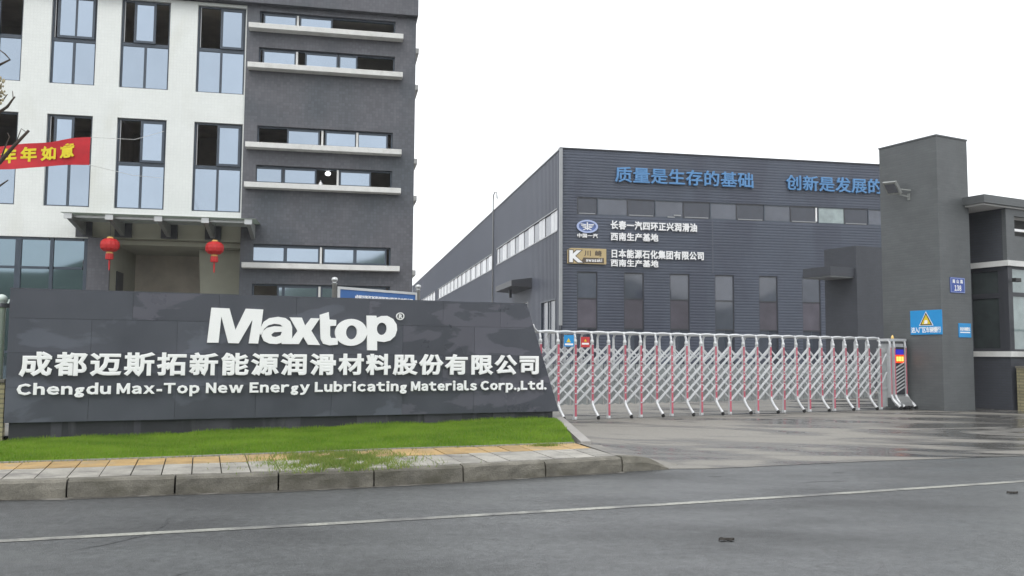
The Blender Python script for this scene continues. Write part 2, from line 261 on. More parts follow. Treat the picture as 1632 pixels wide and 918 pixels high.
# ------------------------------------------------------------------ mesh builder
class MB:
    def __init__(s): s.v = []; s.f = []; s.mi = []; s.m = 0
    def add(s, vs, fs):
        b = len(s.v); s.v += [tuple(v) for v in vs]; s.f += [tuple(b+i for i in f) for f in fs]; s.mi += [s.m]*len(fs); return s
    def box(s, x0, x1, y0, y1, z0, z1):
        return s.add([(x0, y0, z0), (x1, y0, z0), (x1, y1, z0), (x0, y1, z0), (x0, y0, z1), (x1, y0, z1), (x1, y1, z1), (x0, y1, z1)],
                     [(3, 2, 1, 0), (4, 5, 6, 7), (0, 1, 5, 4), (1, 2, 6, 5), (2, 3, 7, 6), (3, 0, 4, 7)])
    def bevbox(s, x0, x1, y0, y1, z0, z1, b=.01):
        """box whose front (y0) face is chamfered"""
        vs = [(x0, y1, z0), (x1, y1, z0), (x1, y1, z1), (x0, y1, z1), (x0, y0+b, z0), (x1, y0+b, z0), (x1, y0+b, z1), (x0, y0+b, z1),
              (x0+b, y0, z0+b), (x1-b, y0, z0+b), (x1-b, y0, z1-b), (x0+b, y0, z1-b)]
        fs = [(0, 3, 2, 1), (8, 9, 10, 11)]
        for i in range(4):
            j = (i+1) % 4; fs += [(i, j, 4+j, 4+i), (4+i, 4+j, 8+j, 8+i)]
        return s.add(vs, fs)
    def prism(s, pts, a, b, axis='y'):
        """pts polygon in the other two axes, extruded a..b"""
        n = len(pts)
        def P(p, t):
            if axis == 'y': return (p[0], t, p[1])
            if axis == 'x': return (t, p[0], p[1])
            return (p[0], p[1], t)
        vs = [P(p, a) for p in pts]+[P(p, b) for p in pts]
        fs = [tuple(range(n)), tuple(range(2*n-1, n-1, -1))]+[(i, n+i, n+(i+1) % n, (i+1) % n) for i in range(n)]
        return s.add(vs, fs)
    def bar(s, a, b, w, d, up=(0, 0, 1)):
        a, b = Vector(a), Vector(b); t = (b-a).normalized(); u = Vector(up)
        x = t.cross(u)
        if x.length < 1e-4: x = t.cross(Vector((0, 1, 0)))
        x.normalize(); y = x.cross(t).normalized()
        vs = []
        for p in (a, b):
            for i, j in ((-1, -1), (1, -1), (1, 1), (-1, 1)): vs.append(p+x*(w/2*i)+y*(d/2*j))
        return s.add(vs, [(0, 1, 2, 3), (7, 6, 5, 4), (0, 4, 5, 1), (1, 5, 6, 2), (2, 6, 7, 3), (3, 7, 4, 0)])
    def tube(s, pts, r, n=8, cap=True):
        pts = [Vector(p) for p in pts]; rs = r if isinstance(r, (list, tuple)) else [r]*len(pts)
        t0 = (pts[1]-pts[0]).normalized(); x = t0.cross(Vector((0, 0, 1)))
        if x.length < .05: x = t0.cross(Vector((1, 0, 0)))
        x.normalize(); vs = []
        for i, p in enumerate(pts):
            t = (pts[min(i+1, len(pts)-1)]-pts[max(i-1, 0)]).normalized()
            x = (x-t*x.dot(t)).normalized(); y = t.cross(x)
            for k in range(n):
                a = 2*math.pi*k/n; vs.append(p+(x*math.cos(a)+y*math.sin(a))*rs[i])
        fs = [(i*n+k, i*n+(k+1) % n, (i+1)*n+(k+1) % n, (i+1)*n+k) for i in range(len(pts)-1) for k in range(n)]
        if cap: fs += [tuple(range(n-1, -1, -1)), tuple((len(pts)-1)*n+k for k in range(n))]
        return s.add(vs, fs)
    def lathe(s, prof, c=(0, 0, 0), n=16, flute=0, ax='z'):
        vs = []
        for r, z in prof:
            for k in range(n):
                a = 2*math.pi*k/n; rr = r*(1+flute*(k % 2))
                p = (rr*math.cos(a), rr*math.sin(a), z)
                if ax == 'y': p = (p[0], p[2], p[1])
                vs.append((c[0]+p[0], c[1]+p[1], c[2]+p[2]))
        m = len(prof)
        fs = [(i*n+k, i*n+(k+1) % n, (i+1)*n+(k+1) % n, (i+1)*n+k) for i in range(m-1) for k in range(n)]
        fs += [tuple(range(n-1, -1, -1)), tuple((m-1)*n+k for k in range(n))]
        return s.add(vs, fs)
    def mesh(s, name, mats):
        me = bpy.data.meshes.new(name); me.from_pydata(s.v, [], s.f)
        if not isinstance(mats, (list, tuple)): mats = [mats]
        for m in mats: me.materials.append(m)
        if len(mats) > 1: me.polygons.foreach_set('material_index', s.mi)
        bm = bmesh.new(); bm.from_mesh(me); bmesh.ops.recalc_face_normals(bm, faces=bm.faces); bm.to_mesh(me); bm.free()
        me.update(); return me
    def obj(s, name, mats, parent=None, smooth=False):
        me = s.mesh(name, mats)
        if smooth: me.polygons.foreach_set('use_smooth', [True]*len(me.polygons))
        return link(name, me, parent)
def link(name, me, parent=None):
    o = bpy.data.objects.new(name, me); C.objects.link(o)
    if parent: o.parent = parent
    return o
def tag(o, label, cat, group=None):
    o['label'] = label; o['category'] = cat
    if group: o['group'] = group
    return o
def thing(name, label, cat, loc=(0, 0, 0), rz=0, group=None, parent=None):
    o = bpy.data.objects.new(name, None); C.objects.link(o); o.location = loc; o.rotation_euler = (0, 0, R(rz))
    o.empty_display_size = .3
    return tag(o, label, cat, group)
def struct(o): o['kind'] = 'structure'; return o
def copy_tree(o, parent=None):
    c = o.copy(); C.objects.link(c); c.parent = parent
    for ch in o.children: copy_tree(ch, c)
    return c

# wall with rectangular holes, front face at y=0, thickness d (into +y)
def holed(mb, u0, u1, z0, z1, holes, y0=0., d=.25, axis='x'):
    us = sorted({u0, u1, *[h[0] for h in holes], *[h[1] for h in holes]}); us = [u for u in us if u0 <= u <= u1]
    zs = sorted({z0, z1, *[h[2] for h in holes], *[h[3] for h in holes]}); zs = [z for z in zs if z0 <= z <= z1]
    def solid(i, j):
        if i < 0 or j < 0 or i >= len(us)-1 or j >= len(zs)-1: return False
        cu, cz = (us[i]+us[i+1])/2, (zs[j]+zs[j+1])/2
        return not any(h[0] < cu < h[1] and h[2] < cz < h[3] for h in holes)
    def P(u, y, z): return (u, y, z) if axis == 'x' else (y, u, z)
    for i in range(len(us)-1):
        for j in range(len(zs)-1):
            if not solid(i, j): continue
            a, b, c, e = us[i], us[i+1], zs[j], zs[j+1]
            mb.add([P(a, y0, c), P(b, y0, c), P(b, y0, e), P(a, y0, e)], [(0, 1, 2, 3)])
            mb.add([P(a, y0+d, c), P(b, y0+d, c), P(b, y0+d, e), P(a, y0+d, e)], [(3, 2, 1, 0)])
            if not solid(i-1, j): mb.add([P(a, y0, c), P(a, y0, e), P(a, y0+d, e), P(a, y0+d, c)], [(0, 1, 2, 3)])
            if not solid(i+1, j): mb.add([P(b, y0, c), P(b, y0, e), P(b, y0+d, e), P(b, y0+d, c)], [(3, 2, 1, 0)])
            if not solid(i, j-1): mb.add([P(a, y0, c), P(b, y0, c), P(b, y0+d, c), P(a, y0+d, c)], [(3, 2, 1, 0)])
            if not solid(i, j+1): mb.add([P(a, y0, e), P(b, y0, e), P(b, y0+d, e), P(a, y0+d, e)], [(0, 1, 2, 3)])
    return mb

# ------------------------------------------------------------------ lettering (Blender's built-in font)
_gl = {}
def glyph(ch, bold=.02, res=2):
    """unit-em glyph mesh data: verts (x, z, depth 0..1), faces"""
    k = (ch, bold, res)
    if k in _gl: return _gl[k]
    c = bpy.data.curves.new('glyph', 'FONT'); c.body = ch; c.size = 1; c.extrude = .05; c.bevel_depth = bold; c.bevel_resolution = 0; c.resolution_u = res
    o = bpy.data.objects.new('glyph', c); C.objects.link(o); bpy.context.view_layer.update()
    me = bpy.data.meshes.new_from_object(o.evaluated_get(bpy.context.evaluated_depsgraph_get()))
    zt = .05+bold; vs = []
    for v in me.vertices:
        z = v.co.z
        dd = 1.0 if z > zt-1e-4 else (.93 if z > 0 else 0.0)
        vs.append((v.co.x, v.co.y, dd))
    fs = [tuple(p.vertices) for p in me.polygons if not all(me.vertices[i].co.z < 0 for i in p.vertices)]
    xs = [v[0] for v in vs] or [0]; ys = [v[1] for v in vs] or [0]
    C.objects.unlink(o); bpy.data.objects.remove(o); bpy.data.curves.remove(c); bpy.data.meshes.remove(me)
    _gl[k] = (vs, fs, min(xs), max(xs), min(ys), max(ys)); return _gl[k]
def put_glyph(mb, g, x, z, sx, sz, y, depth, sh=0):
    mb.add([(x+v[0]*sx+sh*v[1]*sz, y-v[2]*depth, z+v[1]*sz) for v in g[0]], g[1])
def cjk_row(text, u0, u1, z0, z1, y, depth, m, parent, name='character', bold=.025, join=False, fill=.94):
    """n ideographs spread over u0..u1, z0..z1; each its own part unless join"""
    n = len(text); pitch = (u1-u0)/(n-1+fill) if n > 1 else (u1-u0)/fill
    ref = glyph('国', bold); rw, rh = ref[3]-ref[2], ref[5]-ref[4]
    sx = pitch*fill/rw*.98; sz = (z1-z0)/rh*.96
    J = MB()
    for i, ch in enumerate(text):
        if ch == ' ': continue
        g = glyph(ch, bold); mb = J if join else MB()
        put_glyph(mb, g, u0+i*pitch-ref[2]*sx, z0-ref[4]*sz, sx, sz, y, depth)
        if not join: mb.obj(name, m, parent)
    if join: J.obj('lettering', m, parent)
def latin_row(words, z0, capz, y, depth, m, parent, bold=.03, join=False, name='letter'):
    """words: (text, u0, u1); capital height capz"""
    H = glyph('\uff28', bold); sz = capz/(H[5]-H[4]); J = MB()
    for text, a, b in words:
        def lat(c):
            if c.isalnum() and c != 'g':
                q = glyph(chr(ord(c)+0xFEE0), bold)
                return q
            return glyph(c, bold)
        gs = [lat(c) for c in text]; gap = .095
        tot = sum(g[3]-g[2] for g in gs)+gap*(len(gs)-1); sx = (b-a)/tot; x = a
        for ch, g in zip(text, gs):
            mb = J if join else MB()
            zb = z0-H[4]*sz
            put_glyph(mb, g, x-g[2]*sx, zb, sx, sz, y, depth)
            if not join: mb.obj(name, m, parent)
            x += (g[3]-g[2]+gap)*sx
    if join: J.obj('lettering', m, parent)
def curve_solid(polys, y_front, depth, mats):
    """filled outline (outer + holes) in the x-z plane -> MB"""
    c = bpy.data.curves.new('outline', 'CURVE'); c.dimensions = '2D'; c.fill_mode = 'BOTH'; c.extrude = depth/2
    for pts in polys:
        sp = c.splines.new('POLY'); sp.points.add(len(pts)-1)
        for i, p in enumerate(pts): sp.points[i].co = (p[0], p[1], 0, 1)
        sp.use_cyclic_u = True
    o = bpy.data.objects.new('outline', c); C.objects.link(o); bpy.context.view_layer.update()
    me = bpy.data.meshes.new_from_object(o.evaluated_get(bpy.context.evaluated_depsgraph_get()))
    mb = MB(); mb.add([(v.co.x, y_front+depth/2-v.co.z, v.co.y) for v in me.vertices], [tuple(p.vertices) for p in me.polygons])
    C.objects.unlink(o); bpy.data.objects.remove(o); bpy.data.curves.remove(c); bpy.data.meshes.remove(me)
    return mb
def ell(cx, cz, rx, rz, n=32, a0=0, a1=360):
    full = a1-a0 >= 360
    return [(cx+rx*math.cos(R(a0+(a1-a0)*k/(n if full else n-1))), cz+rz*math.sin(R(a0+(a1-a0)*k/(n if full else n-1)))) for k in range(n)]

# ================================================================== GROUND
mb = MB(); mb.add([(-900, -500, -.06), (900, -500, -.06), (900, 1500, -.06), (-900, 1500, -.06)], [(0, 1, 2, 3)]); struct(mb.obj('ground', M['soil']))
KB = [(-60, -5.6), (-14, 6.0), (-7.2, 7.75), (-4.82, 8.41), (-4.26, 8.55), (-3.32, 8.81), (-2.37, 9.09), (-1.44, 9.39), (-.52, 9.79), (.4, 10.23), (1.34, 10.71), (1.94, 10.96)]
CB = [(2.52, 11.05), (4.9, 11.95), (7.4, 12.7), (12, 14.0), (60, 27)]
rd = MB(); top = KB+CB
for (a, b) in zip(top, top[1:]): rd.add([(a[0], -40, 0), (b[0], -40, 0), (b[0], b[1]+.35, 0), (a[0], a[1]+.35, 0)], [(0, 1, 2, 3)])
struct(rd.obj('road', M['asphalt']))
# painted edge line
ln = [(-60, -10), (-12, 4.1), (-7, 5.6), (-3.77, 6.61), (-1.61, 7.31), (1.27, 8.33), (3.6, 9.22), (5.83, 10.11), (9, 11.35), (60, 26)]
lm = MB(); wv = .052
for (a, b) in zip(ln, ln[1:]):
    d = Vector((b[0]-a[0], b[1]-a[1])).normalized(); n = Vector((-d.y, d.x))*wv
    lm.add([(a[0]-n.x, a[1]-n.y, .004), (b[0]-n.x, b[1]-n.y, .004), (b[0]+n.x, b[1]+n.y, .004), (a[0]+n.x, a[1]+n.y, .004)], [(0, 1, 2, 3)])
struct(lm.obj('road_marking', M['paint']))

gm = MB()
M['gutter'] = mat('gutter_silt', (.075, .07, .06), .7, var=.3, scale=6, fine=.3, fscale=60, stain=((.20, .19, .17), 2.4, .54, .62, .9, (1, 1, 1)))
gp = [(-14, 6.0), (-7.2, 7.75)]+KB[3:-1]
gw = [.05, .08, .05, .12, .07, .14, .06, .1, .05, .12, .06, .05]
for i, (a, b) in enumerate(zip(gp, gp[1:])):
    d = Vector((b[0]-a[0], b[1]-a[1])).normalized(); n = Vector((-d.y, d.x))
    gm.add([(a[0]-n.x*gw[i], a[1]-n.y*gw[i], .003), (b[0]-n.x*gw[i+1], b[1]-n.y*gw[i+1], .003), (b[0]+n.x*.05, b[1]+n.y*.05, .003), (a[0]+n.x*.05, a[1]+n.y*.05, .003)], [(0, 1, 2, 3)])
struct(gm.obj('gutter', M['gutter']))
def along(poly, s):
    for a, b in zip(poly, poly[1:]):
        l = math.dist(a, b)
        if s <= l or (a, b) == (poly[-2], poly[-1]):
            t = s/l; return Vector((a[0]+(b[0]-a[0])*t, a[1]+(b[1]-a[1])*t)), Vector(((b[0]-a[0])/l, (b[1]-a[1])/l))
        s -= l
pm_ = MB(); M['patch'] = mat('asphalt_patch', (.042, .044, .046), .45, var=.3, scale=5, fine=.3, fscale=25, bump=.4)
for (x0, y0, x1, y1, wd) in ((-3.1, 6.25, -2.75, 6.95, .012), (-2.75, 6.95, -2.9, 7.6, .010), (-2.3, 5.3, -2.0, 5.8, .010), (3.2, 9.9, 3.8, 10.05, .014), (2.3, 10.35, 2.45, 10.38, .03), (3.9, 10.75, 4.05, 10.78, .03)):
    A = Vector((x0, y0)); B = Vector((x1, y1)); n = (B-A).normalized(); n = Vector((-n.y, n.x)); P_ = []
    for k in range(9):
        q = A+(B-A)*(k/8)+n*random.uniform(-.02, .02); ww = wd*(.3+random.random())*math.sin(math.pi*(k+.6)/9.2); P_ += [(q.x-n.x*ww, q.y-n.y*ww, .0025), (q.x+n.x*ww, q.y+n.y*ww, .0025)]
    pm_.add(P_, [(2*k, 2*k+2, 2*k+3, 2*k+1) for k in range(8)])
struct(pm_.obj('road_cracks', M['patch']))
# kerb stones
kerb = struct(bpy.data.objects.new('kerb', None)); C.objects.link(kerb)
KW, KH = .13, .18
joints = [(-9.0, 7.28), (-8.05, 7.53), (-7.1, 7.78), (-6.15, 8.03), (-5.2, 8.30)]+KB[4:-1]
def norm2(a, b):
    d = Vector((b[0]-a[0], b[1]-a[1])).normalized(); return d, Vector((-d.y, d.x))
for a, b in zip(joints, joints[1:]):
    d, n = norm2(a, b); A = Vector(a)+d*.008; B = Vector(b)-d*.010
    jz = random.uniform(-.006, .006); k = 6; mb = MB(); vs = []
    for i in range(k+1):
        p = A+(B-A)*(i/k)
        e = .02 if i in (0, k) else 0
        for off, z in ((random.uniform(-.004, .004), -.03), (random.uniform(-.006, .006), KH*.5), (.004+random.uniform(-.004, .004)+e*.4, KH-.03), (.026+e*.3, KH-.006-e*.3), (KW, KH-.002)):
            q = p+n*off; vs.append((q.x, q.y, z+jz+(random.uniform(-.003, .003) if z > 0 else 0)))
        q = p+n*KW; vs.append((q.x, q.y, -.03))
    fs = [(i*6+j, (i+1)*6+j, (i+1)*6+j+1, i*6+j+1) for i in range(k) for j in range(5)]+[tuple(range(6)), tuple(k*6+j for j in range(5, -1, -1))]
    mb.add(vs, fs).obj('kerb_stone', M['kerb'], kerb)
a, b = KB[-2], (1.98, 10.98); d, n = norm2(a, b); mb = MB(); vs = []
for t, h in ((.02, KH), (.35, KH-.01), (.55, KH-.03), (.75, .09), (.92, .03), (1.0, -.01)):
    p = Vector(a)+(Vector(b)-Vector(a))*t
    for off, z in ((0, -.03), (0, h*.6), (.03, h), (KW+.06, h), (KW+.06, -.03)):
        q = p+n*off; vs.append((q.x, q.y, z))
mb.add(vs, [(i*5+j, (i+1)*5+j, (i+1)*5+j+1, i*5+j+1) for i in range(5) for j in range(4)]+[(0, 1, 2, 3, 4), (29, 28, 27, 26, 25)])
mb.obj('kerb_stone', M['kerb'], kerb)

# sidewalk: bedding sheet and tiles
BK = [(-9.6, 8.55), (-7.4, 9.1), (-5.59, 9.73), (-4.09, 10.28), (-2.51, 10.96), (-1.51, 11.38), (-.29, 11.84), (.89, 12.33)]
FR = []
for i, p in enumerate(joints):
    a = joints[max(i-1, 0)]; b = joints[min(i+1, len(joints)-1)]; d, n = norm2(a, b); FR.append((p[0]+n.x*(KW+.004), p[1]+n.y*(KW+.004)))
def plen(P): return sum(math.dist(a, b) for a, b in zip(P, P[1:]))
LF, LB_ = plen(FR), plen(BK)
walk = MB(); K = 40
for i in range(K):
    q = [along(FR, LF*i/K)[0], along(FR, LF*(i+1)/K)[0], along(BK, LB_*(i+1)/K)[0], along(BK, LB_*i/K)[0]]
    walk.add([(p.x, p.y, KH-.018) for p in q], [(0, 1, 2, 3)])
walk = struct(walk.obj('sidewalk', M['soil']))
rows = [(0, .56), (.56, .99)]
nc = round(LF/.285)
for i in range(nc):
    f0, f1 = along(FR, LF*i/nc)[0], along(FR, LF*(i+1)/nc)[0]; b0, b1 = along(BK, LB_*i/nc)[0], along(BK, LB_*(i+1)/nc)[0]
    for j, (r0, r1) in enumerate(rows):
        g = .022; h = KH+random.uniform(-.003, .003); tz = random.uniform(-.002, .002)
        def Q(s, r): return (f0*(1-s)+f1*s)*(1-r)+(b0*(1-s)+b1*s)*r
        q = [Q(g, r0+.004), Q(1-g, r0+.004), Q(1-g, r1-.004), Q(g, r1-.004)]
        mb = MB(); mb.add([(p.x, p.y, h-.035) for p in q]+[(p.x, p.y, h+(tz if k in (1, 2) else 0)) for k, p in enumerate(q)],
                          [(4, 5, 6, 7), (0, 1, 5, 4), (1, 2, 6, 5), (2, 3, 7, 6), (3, 0, 4, 7)])
        mb.obj('paving_tile', M['greytile'] if j < 1 else M['yellowtile'], walk)
# concrete ramp at the end of the sidewalk
e0, e1 = FR[-1], BK[-1]
mb = MB(); mb.add([(e0[0], e0[1], KH), (e0[0]+.3, e0[1]+.12, KH-.03), (1.98, 11.05, .0), (2.15, 11.4, .012), (1.65, 12.2, .03), (1.22, 12.9, .06), (e1[0]+.02, e1[1]+.1, KH+.002), (1.35, 11.65, KH-.02)],
                  [(0, 1, 7), (1, 2, 3, 7), (3, 4, 7), (4, 5, 6, 7), (0, 7, 6)])
mb.add([(.80, 12.0, .13), (1.3, 12.0, .115), (1.34, 13.9, .085), (.85, 14.0, .10)], [(0, 1, 2, 3)])
struct(mb.obj('sidewalk_ramp', M['wetconcrete']))

# lawn
WO = Vector((.894, 16.544)); WA = R(22.8); WD = Vector((math.cos(WA), math.sin(WA))); WN = Vector((-WD.y, WD.x))
def lawn_pt(s, t):
    """s 0..1 left to right, t 0 front .. 1 wall"""
    f = along(BK, LB_*min(max(s, 0), 1))[0]
    u = -11.8+(11.75)*s; b = WO+WD*u+WN*.05
    p = f*(1-t)+b*t
    zb = .05+.16*max(0, min(1, (u+9.2)/9.2))**.8
    z = (KH-.012)*(1-t)+zb*t+.05*math.sin(math.pi*t)*(.6+.4*math.sin(7*s+1))+.012*math.sin(31*s+5*t)
    return p.x, p.y, z
mb = MB(); nu, nv = 60, 16
mb.add([lawn_pt(i/nu, j/nv) for i in range(nu+1) for j in range(nv+1)], [(i*(nv+1)+j, (i+1)*(nv+1)+j, (i+1)*(nv+1)+j+1, i*(nv+1)+j+1) for i in range(nu) for j in range(nv)])
struct(mb.obj('lawn', M['turf'], smooth=True))
def blades(name, pts, hmin, hmax, width, m, lean=.5, seed=1):
    rg = np.random.default_rng(seed); n = len(pts); pts = np.array(pts)
    a = rg.uniform(0, 2*np.pi, n); h = rg.uniform(hmin, hmax, n); w = rg.uniform(.6, 1.2, n)*width
    la = rg.uniform(0, 2*np.pi, n); ll = rg.uniform(0, lean, n)*h
    v = np.empty((n, 3, 3)); dx, dy = np.cos(a)*w/2, np.sin(a)*w/2
    v[:, 0] = pts-np.c_[dx, dy, np.full(n, .006)]; v[:, 1] = pts+np.c_[dx, dy, np.full(n, -.006)]
    v[:, 2] = pts+np.c_[np.cos(la)*ll, np.sin(la)*ll, h]
    me = bpy.data.meshes.new(name); me.vertices.add(3*n); me.vertices.foreach_set('co', v.reshape(-1).astype(np.float32))
    me.loops.add(3*n); me.loops.foreach_set('vertex_index', np.arange(3*n, dtype=np.int32))
    me.polygons.add(n); me.polygons.foreach_set('loop_start', np.arange(0, 3*n, 3, dtype=np.int32)); me.polygons.foreach_set('loop_total', np.full(n, 3, dtype=np.int32))
    me.update(); me.validate(); me.materials.append(m)
    o = link(name, me); o['kind'] = 'stuff'; return o
rg = random.Random(3); P = []
for _ in range(190000):
    s, t = rg.random(), rg.random()
    P.append(lawn_pt(s, t))
o = blades('lawn_grass', P, .022, .05, .011, M['grass'], .9, 1); o['label'] = 'bright green short lawn grass in front of the dark sign wall'; o['category'] = 'grass'
# uneven longer fringe along the foot of the wall
P = []
for _ in range(9000):
    s = rg.random(); t = 1-abs(rg.gauss(0, .03)); x, y, z = lawn_pt(s, min(t, .995))
    if math.sin(37*s)+math.sin(91*s+2)+rg.uniform(-1, 1) > -.6: P.append((x, y, z))
o = blades('fringe_grass', P, .035, .085, .012, M['grass'], .6, 5); o['label'] = 'longer uneven grass fringe along the foot of the sign wall'; o['category'] = 'grass'
# weeds over the paving
P = []
for _ in range(16000):
    x = rg.gauss(-1.98, .40); y = 10.1+(x+1.98)*.38+rg.gauss(0, .5)
    if math.sin(x*9+y*4)+math.sin(x*17-y*11)+rg.uniform(-1.2, 1.2) > -.5:
        fy = 9.22+.15+(x+1.98)*.36
        if fy-.1 < y < 11.5: P.append((x+(10.2-y)*.38, y, KH+.002))
o = blades('weed_patch', P, .012, .055, .010, M['weed'], 1.2, 9); o['label'] = 'clump of yellowish weeds growing over the paving tiles'; o['category'] = 'weeds'
P = []
for _ in range(500):
    x = rg.gauss(.45, .10); P.append((x, 11.92+.35*(x-.45)+rg.gauss(0, .05), KH+.002))
for i in range(700):
    s = rg.random(); b = along(BK, LB_*s)[0]; P.append((b.x+rg.gauss(0, .02), b.y+rg.gauss(-.03, .03), KH))
o = blades('edge_weeds', P, .015, .05, .009, M['weed'], 1, 11); o['label'] = 'sparse weeds in the joint between lawn and ochre tiles'; o['category'] = 'weeds'
# concrete edging right of the lawn
mb = MB(); pl = [(.80, 16.75), (.98, 12.45)]
pa, pb = Vector(pl[0]), Vector(pl[1]); q = [pa, pa+Vector((.17, .03)), pb+Vector((.15, .04)), pb]
mb.add([(p.x, p.y, -.02) for p in q]+[(q[0].x, q[0].y, .235), (q[1].x, q[1].y, .235), (q[2].x, q[2].y, .19), (q[3].x, q[3].y, .19)],
       [(4, 5, 6, 7), (0, 1, 5, 4), (1, 2, 6, 5), (2, 3, 7, 6), (3, 0, 4, 7)])
struct(mb.obj('lawn_edging', M['concrete']))
mb = MB()
for (a, b) in zip(BK, BK[1:]):
    d, n = norm2(a, b)
    mb.add([(a[0], a[1], KH-.03), (b[0], b[1], KH-.03), (b[0]+n.x*.035, b[1]+n.y*.035, KH-.03), (a[0]+n.x*.035, a[1]+n.y*.035, KH-.03),
            (a[0], a[1], KH+.012), (b[0], b[1], KH+.012), (b[0]+n.x*.035, b[1]+n.y*.035, KH+.012), (a[0]+n.x*.035, a[1]+n.y*.035, KH+.012)],
           [(4, 5, 6, 7), (0, 1, 5, 4), (1, 2, 6, 5), (2, 3, 7, 6), (3, 0, 4, 7)])
struct(mb.obj('paving_edging', M['concrete']))

# driveway and courtyard
GO = Vector((1.239, 16.995)); GA = R(27.5); GD = Vector((math.cos(GA), math.sin(GA))); GN = Vector((-GD.y, GD.x))
def drive_pt(s, t):
    fr = [(1.93, 10.99), (2.52, 11.05), (4.9, 11.95), (7.4, 12.7), (12, 14.0), (20, 16.2)]
    f = along(fr, plen(fr)*s)[0]; b = GO+GD*(-.35+21*s)+GN*1.0
    p = f*(1-t)+b*t
    if s == 0: p = Vector((1.93, 10.99))*(1-t)**2+2*t*(1-t)*Vector((1.0, 12.3))+Vector((.9, 17.7))*t*t
    tt = min(1, t*1.25); z = .005+.145*(tt*tt*(3-2*tt)); return p.x, p.y, z
mb = MB(); nu, nv = 40, 20
mb.add([drive_pt(i/nu, j/nv) for i in range(nu+1) for j in range(nv+1)], [(i*(nv+1)+j, (i+1)*(nv+1)+j, (i+1)*(nv+1)+j+1, i*(nv+1)+j+1) for i in range(nu) for j in range(nv)])
struct(mb.obj('driveway', M['wetconcrete'], smooth=True))
mb = MB(); a = WO+WD*-45+WN*.15; b = WO+WN*.15; c = GO+GD*60
mb.add([(a.x, a.y, .146), (b.x, b.y, .146), (c.x, c.y, .146), (c.x, 190, .146), (-60, 190, .146)], [(0, 1, 2, 3, 4)]); struct(mb.obj('courtyard', M['wetconcrete']))
# gate track strip
mb = MB(); a = GO+GD*-.3+GN*.1; b = GO+GD*10+GN*.1; n = GN*.03
mb.add([(a.x-n.x, a.y-n.y, .158), (b.x-n.x, b.y-n.y, .158), (b.x+n.x, b.y+n.y, .158), (a.x+n.x, a.y+n.y, .158)], [(0, 1, 2, 3)]); struct(mb.obj('gate_track', M['darktrim']))
# hills (seen in the window reflections, behind the photographer)
mb = MB(); vs = []; nh = 60
for i in range(nh+1):
    x = -500+1000*i/nh; h = 39+9*math.sin(i*.37)+6*math.sin(i*.9+1)+3*math.sin(i*2.3)
    for k, (yy, f) in enumerate(((-220, 0), (-250, .45), (-290, .8), (-340, 1))): vs.append((x, yy, h*f-.1))
mb.add(vs, [(i*4+j, (i+1)*4+j, (i+1)*4+j+1, i*4+j+1) for i in range(nh) for j in range(3)]); struct(mb.obj('hills', M['hill'], smooth=True))
# fallen leaves on the road
for (x, y, lab) in ((1.64, 6.79, 'dark curled leaf lying on the asphalt in the foreground'), (5.18, 9.2, 'dark leaf scrap lying on the asphalt beside the painted line')):
    mb = MB(); pts = []
    for k in range(9):
        t = k/8; wd = .045*math.sin(math.pi*t)*(.7+.5*math.sin(9*t))+.004; xx = -.06+.12*t; zz = .006+.008*abs(math.sin(5*t))+.004*math.sin(13*t); pts += [(xx, -wd, zz), (xx, wd*.8, zz+.01), (xx, wd*.3, zz-.008)]
    mb.add(pts, [(k*3, k*3+3, k*3+5, k*3+2) for k in range(8)]+[(k*3+2, k*3+5, k*3+4, k*3+1) for k in range(8)])
    o = mb.obj('fallen_leaf', M['leaf_dark']); o.location = (x, y, 0); tag(o, lab, 'leaf')

# ================================================================== SIGN WALL
wall = thing('sign_wall', 'long dark slate company sign wall with big white letters, slanted right end', 'sign wall', (WO.x, WO.y, 0), 22.8)
ZT, ZB, UL = 2.335, .345, -9.065
def rx(z): return -(z-ZB)/(ZT-ZB)*.668
mb = MB(); mb.prism([(UL+.01, ZB), (rx(ZB)-.012, ZB), (rx(ZT)-.012, ZT-.006), (UL+.01, ZT-.006)], .016, .17); mb.obj('core', M['joint'], wall)
mb = MB(); mb.box(UL+.06, -.1, .07, .16, -.1, ZB); mb.obj('plinth', M['plinth'], wall)
for a, b in [(-8.45, -8.3), (-7.3, -7.2), (-6.4, -5.9), (-5.0, -4.75), (-3.8, -3.3), (-2.6, -1.9), (-1.3, -1.0)]:
    mb = MB(); mb.box(a, b, .058, .075, .0, ZB-.004); mb.obj('pier_block', M['blk'], wall)
zr = [ZB, .86, 1.38, 1.895, ZT]
for r in range(4):
    z0, z1 = zr[r]+.002, zr[r+1]-.002
    us = [UL, -7.95, -6.72, -5.49, -4.26, -3.03, -1.70, 0]
    if r % 2: us = [UL, -7.38, -6.1, -4.87, -3.64, -2.3, -1.2, 0]
    for i in range(7):
        a, b = us[i]+.002, us[i+1]-.002
        y0 = random.uniform(-.001, .0015)
        p = [(a, z0), (b, z0), (b, z1), (a, z1)] if i < 6 else [(a, z0), (rx(z0), z0), (rx(z1), z1), (a, z1)]
        mb = MB(); mb.prism(p, y0, .02); mb.obj('granite_panel', M['granite2'] if (i >= 5 or (r == 3 and i in (1, 4))) else M['granite'], wall)
mb = MB(); mb.prism([(UL, ZT), (-.668, ZT), (-.672, ZT+.012), (UL, ZT+.012)], .0, .18); mb.obj('coping', M['granite'], wall)
cjk_row('成都迈斯拓新能源润滑材料股份有限公司', -8.87, -.43, 1.035, 1.395, -.03, .04, M['white'], wall, bold=.036, fill=.84)
W2 = [('Chengdu', 32, 181), ('Max-Top', 190, 321), ('New', 331, 390), ('Energy', 400, 495), ('Lubricating', 503, 648), ('Materials', 655, 759), ('Corp.,Ltd.', 765, 869)]
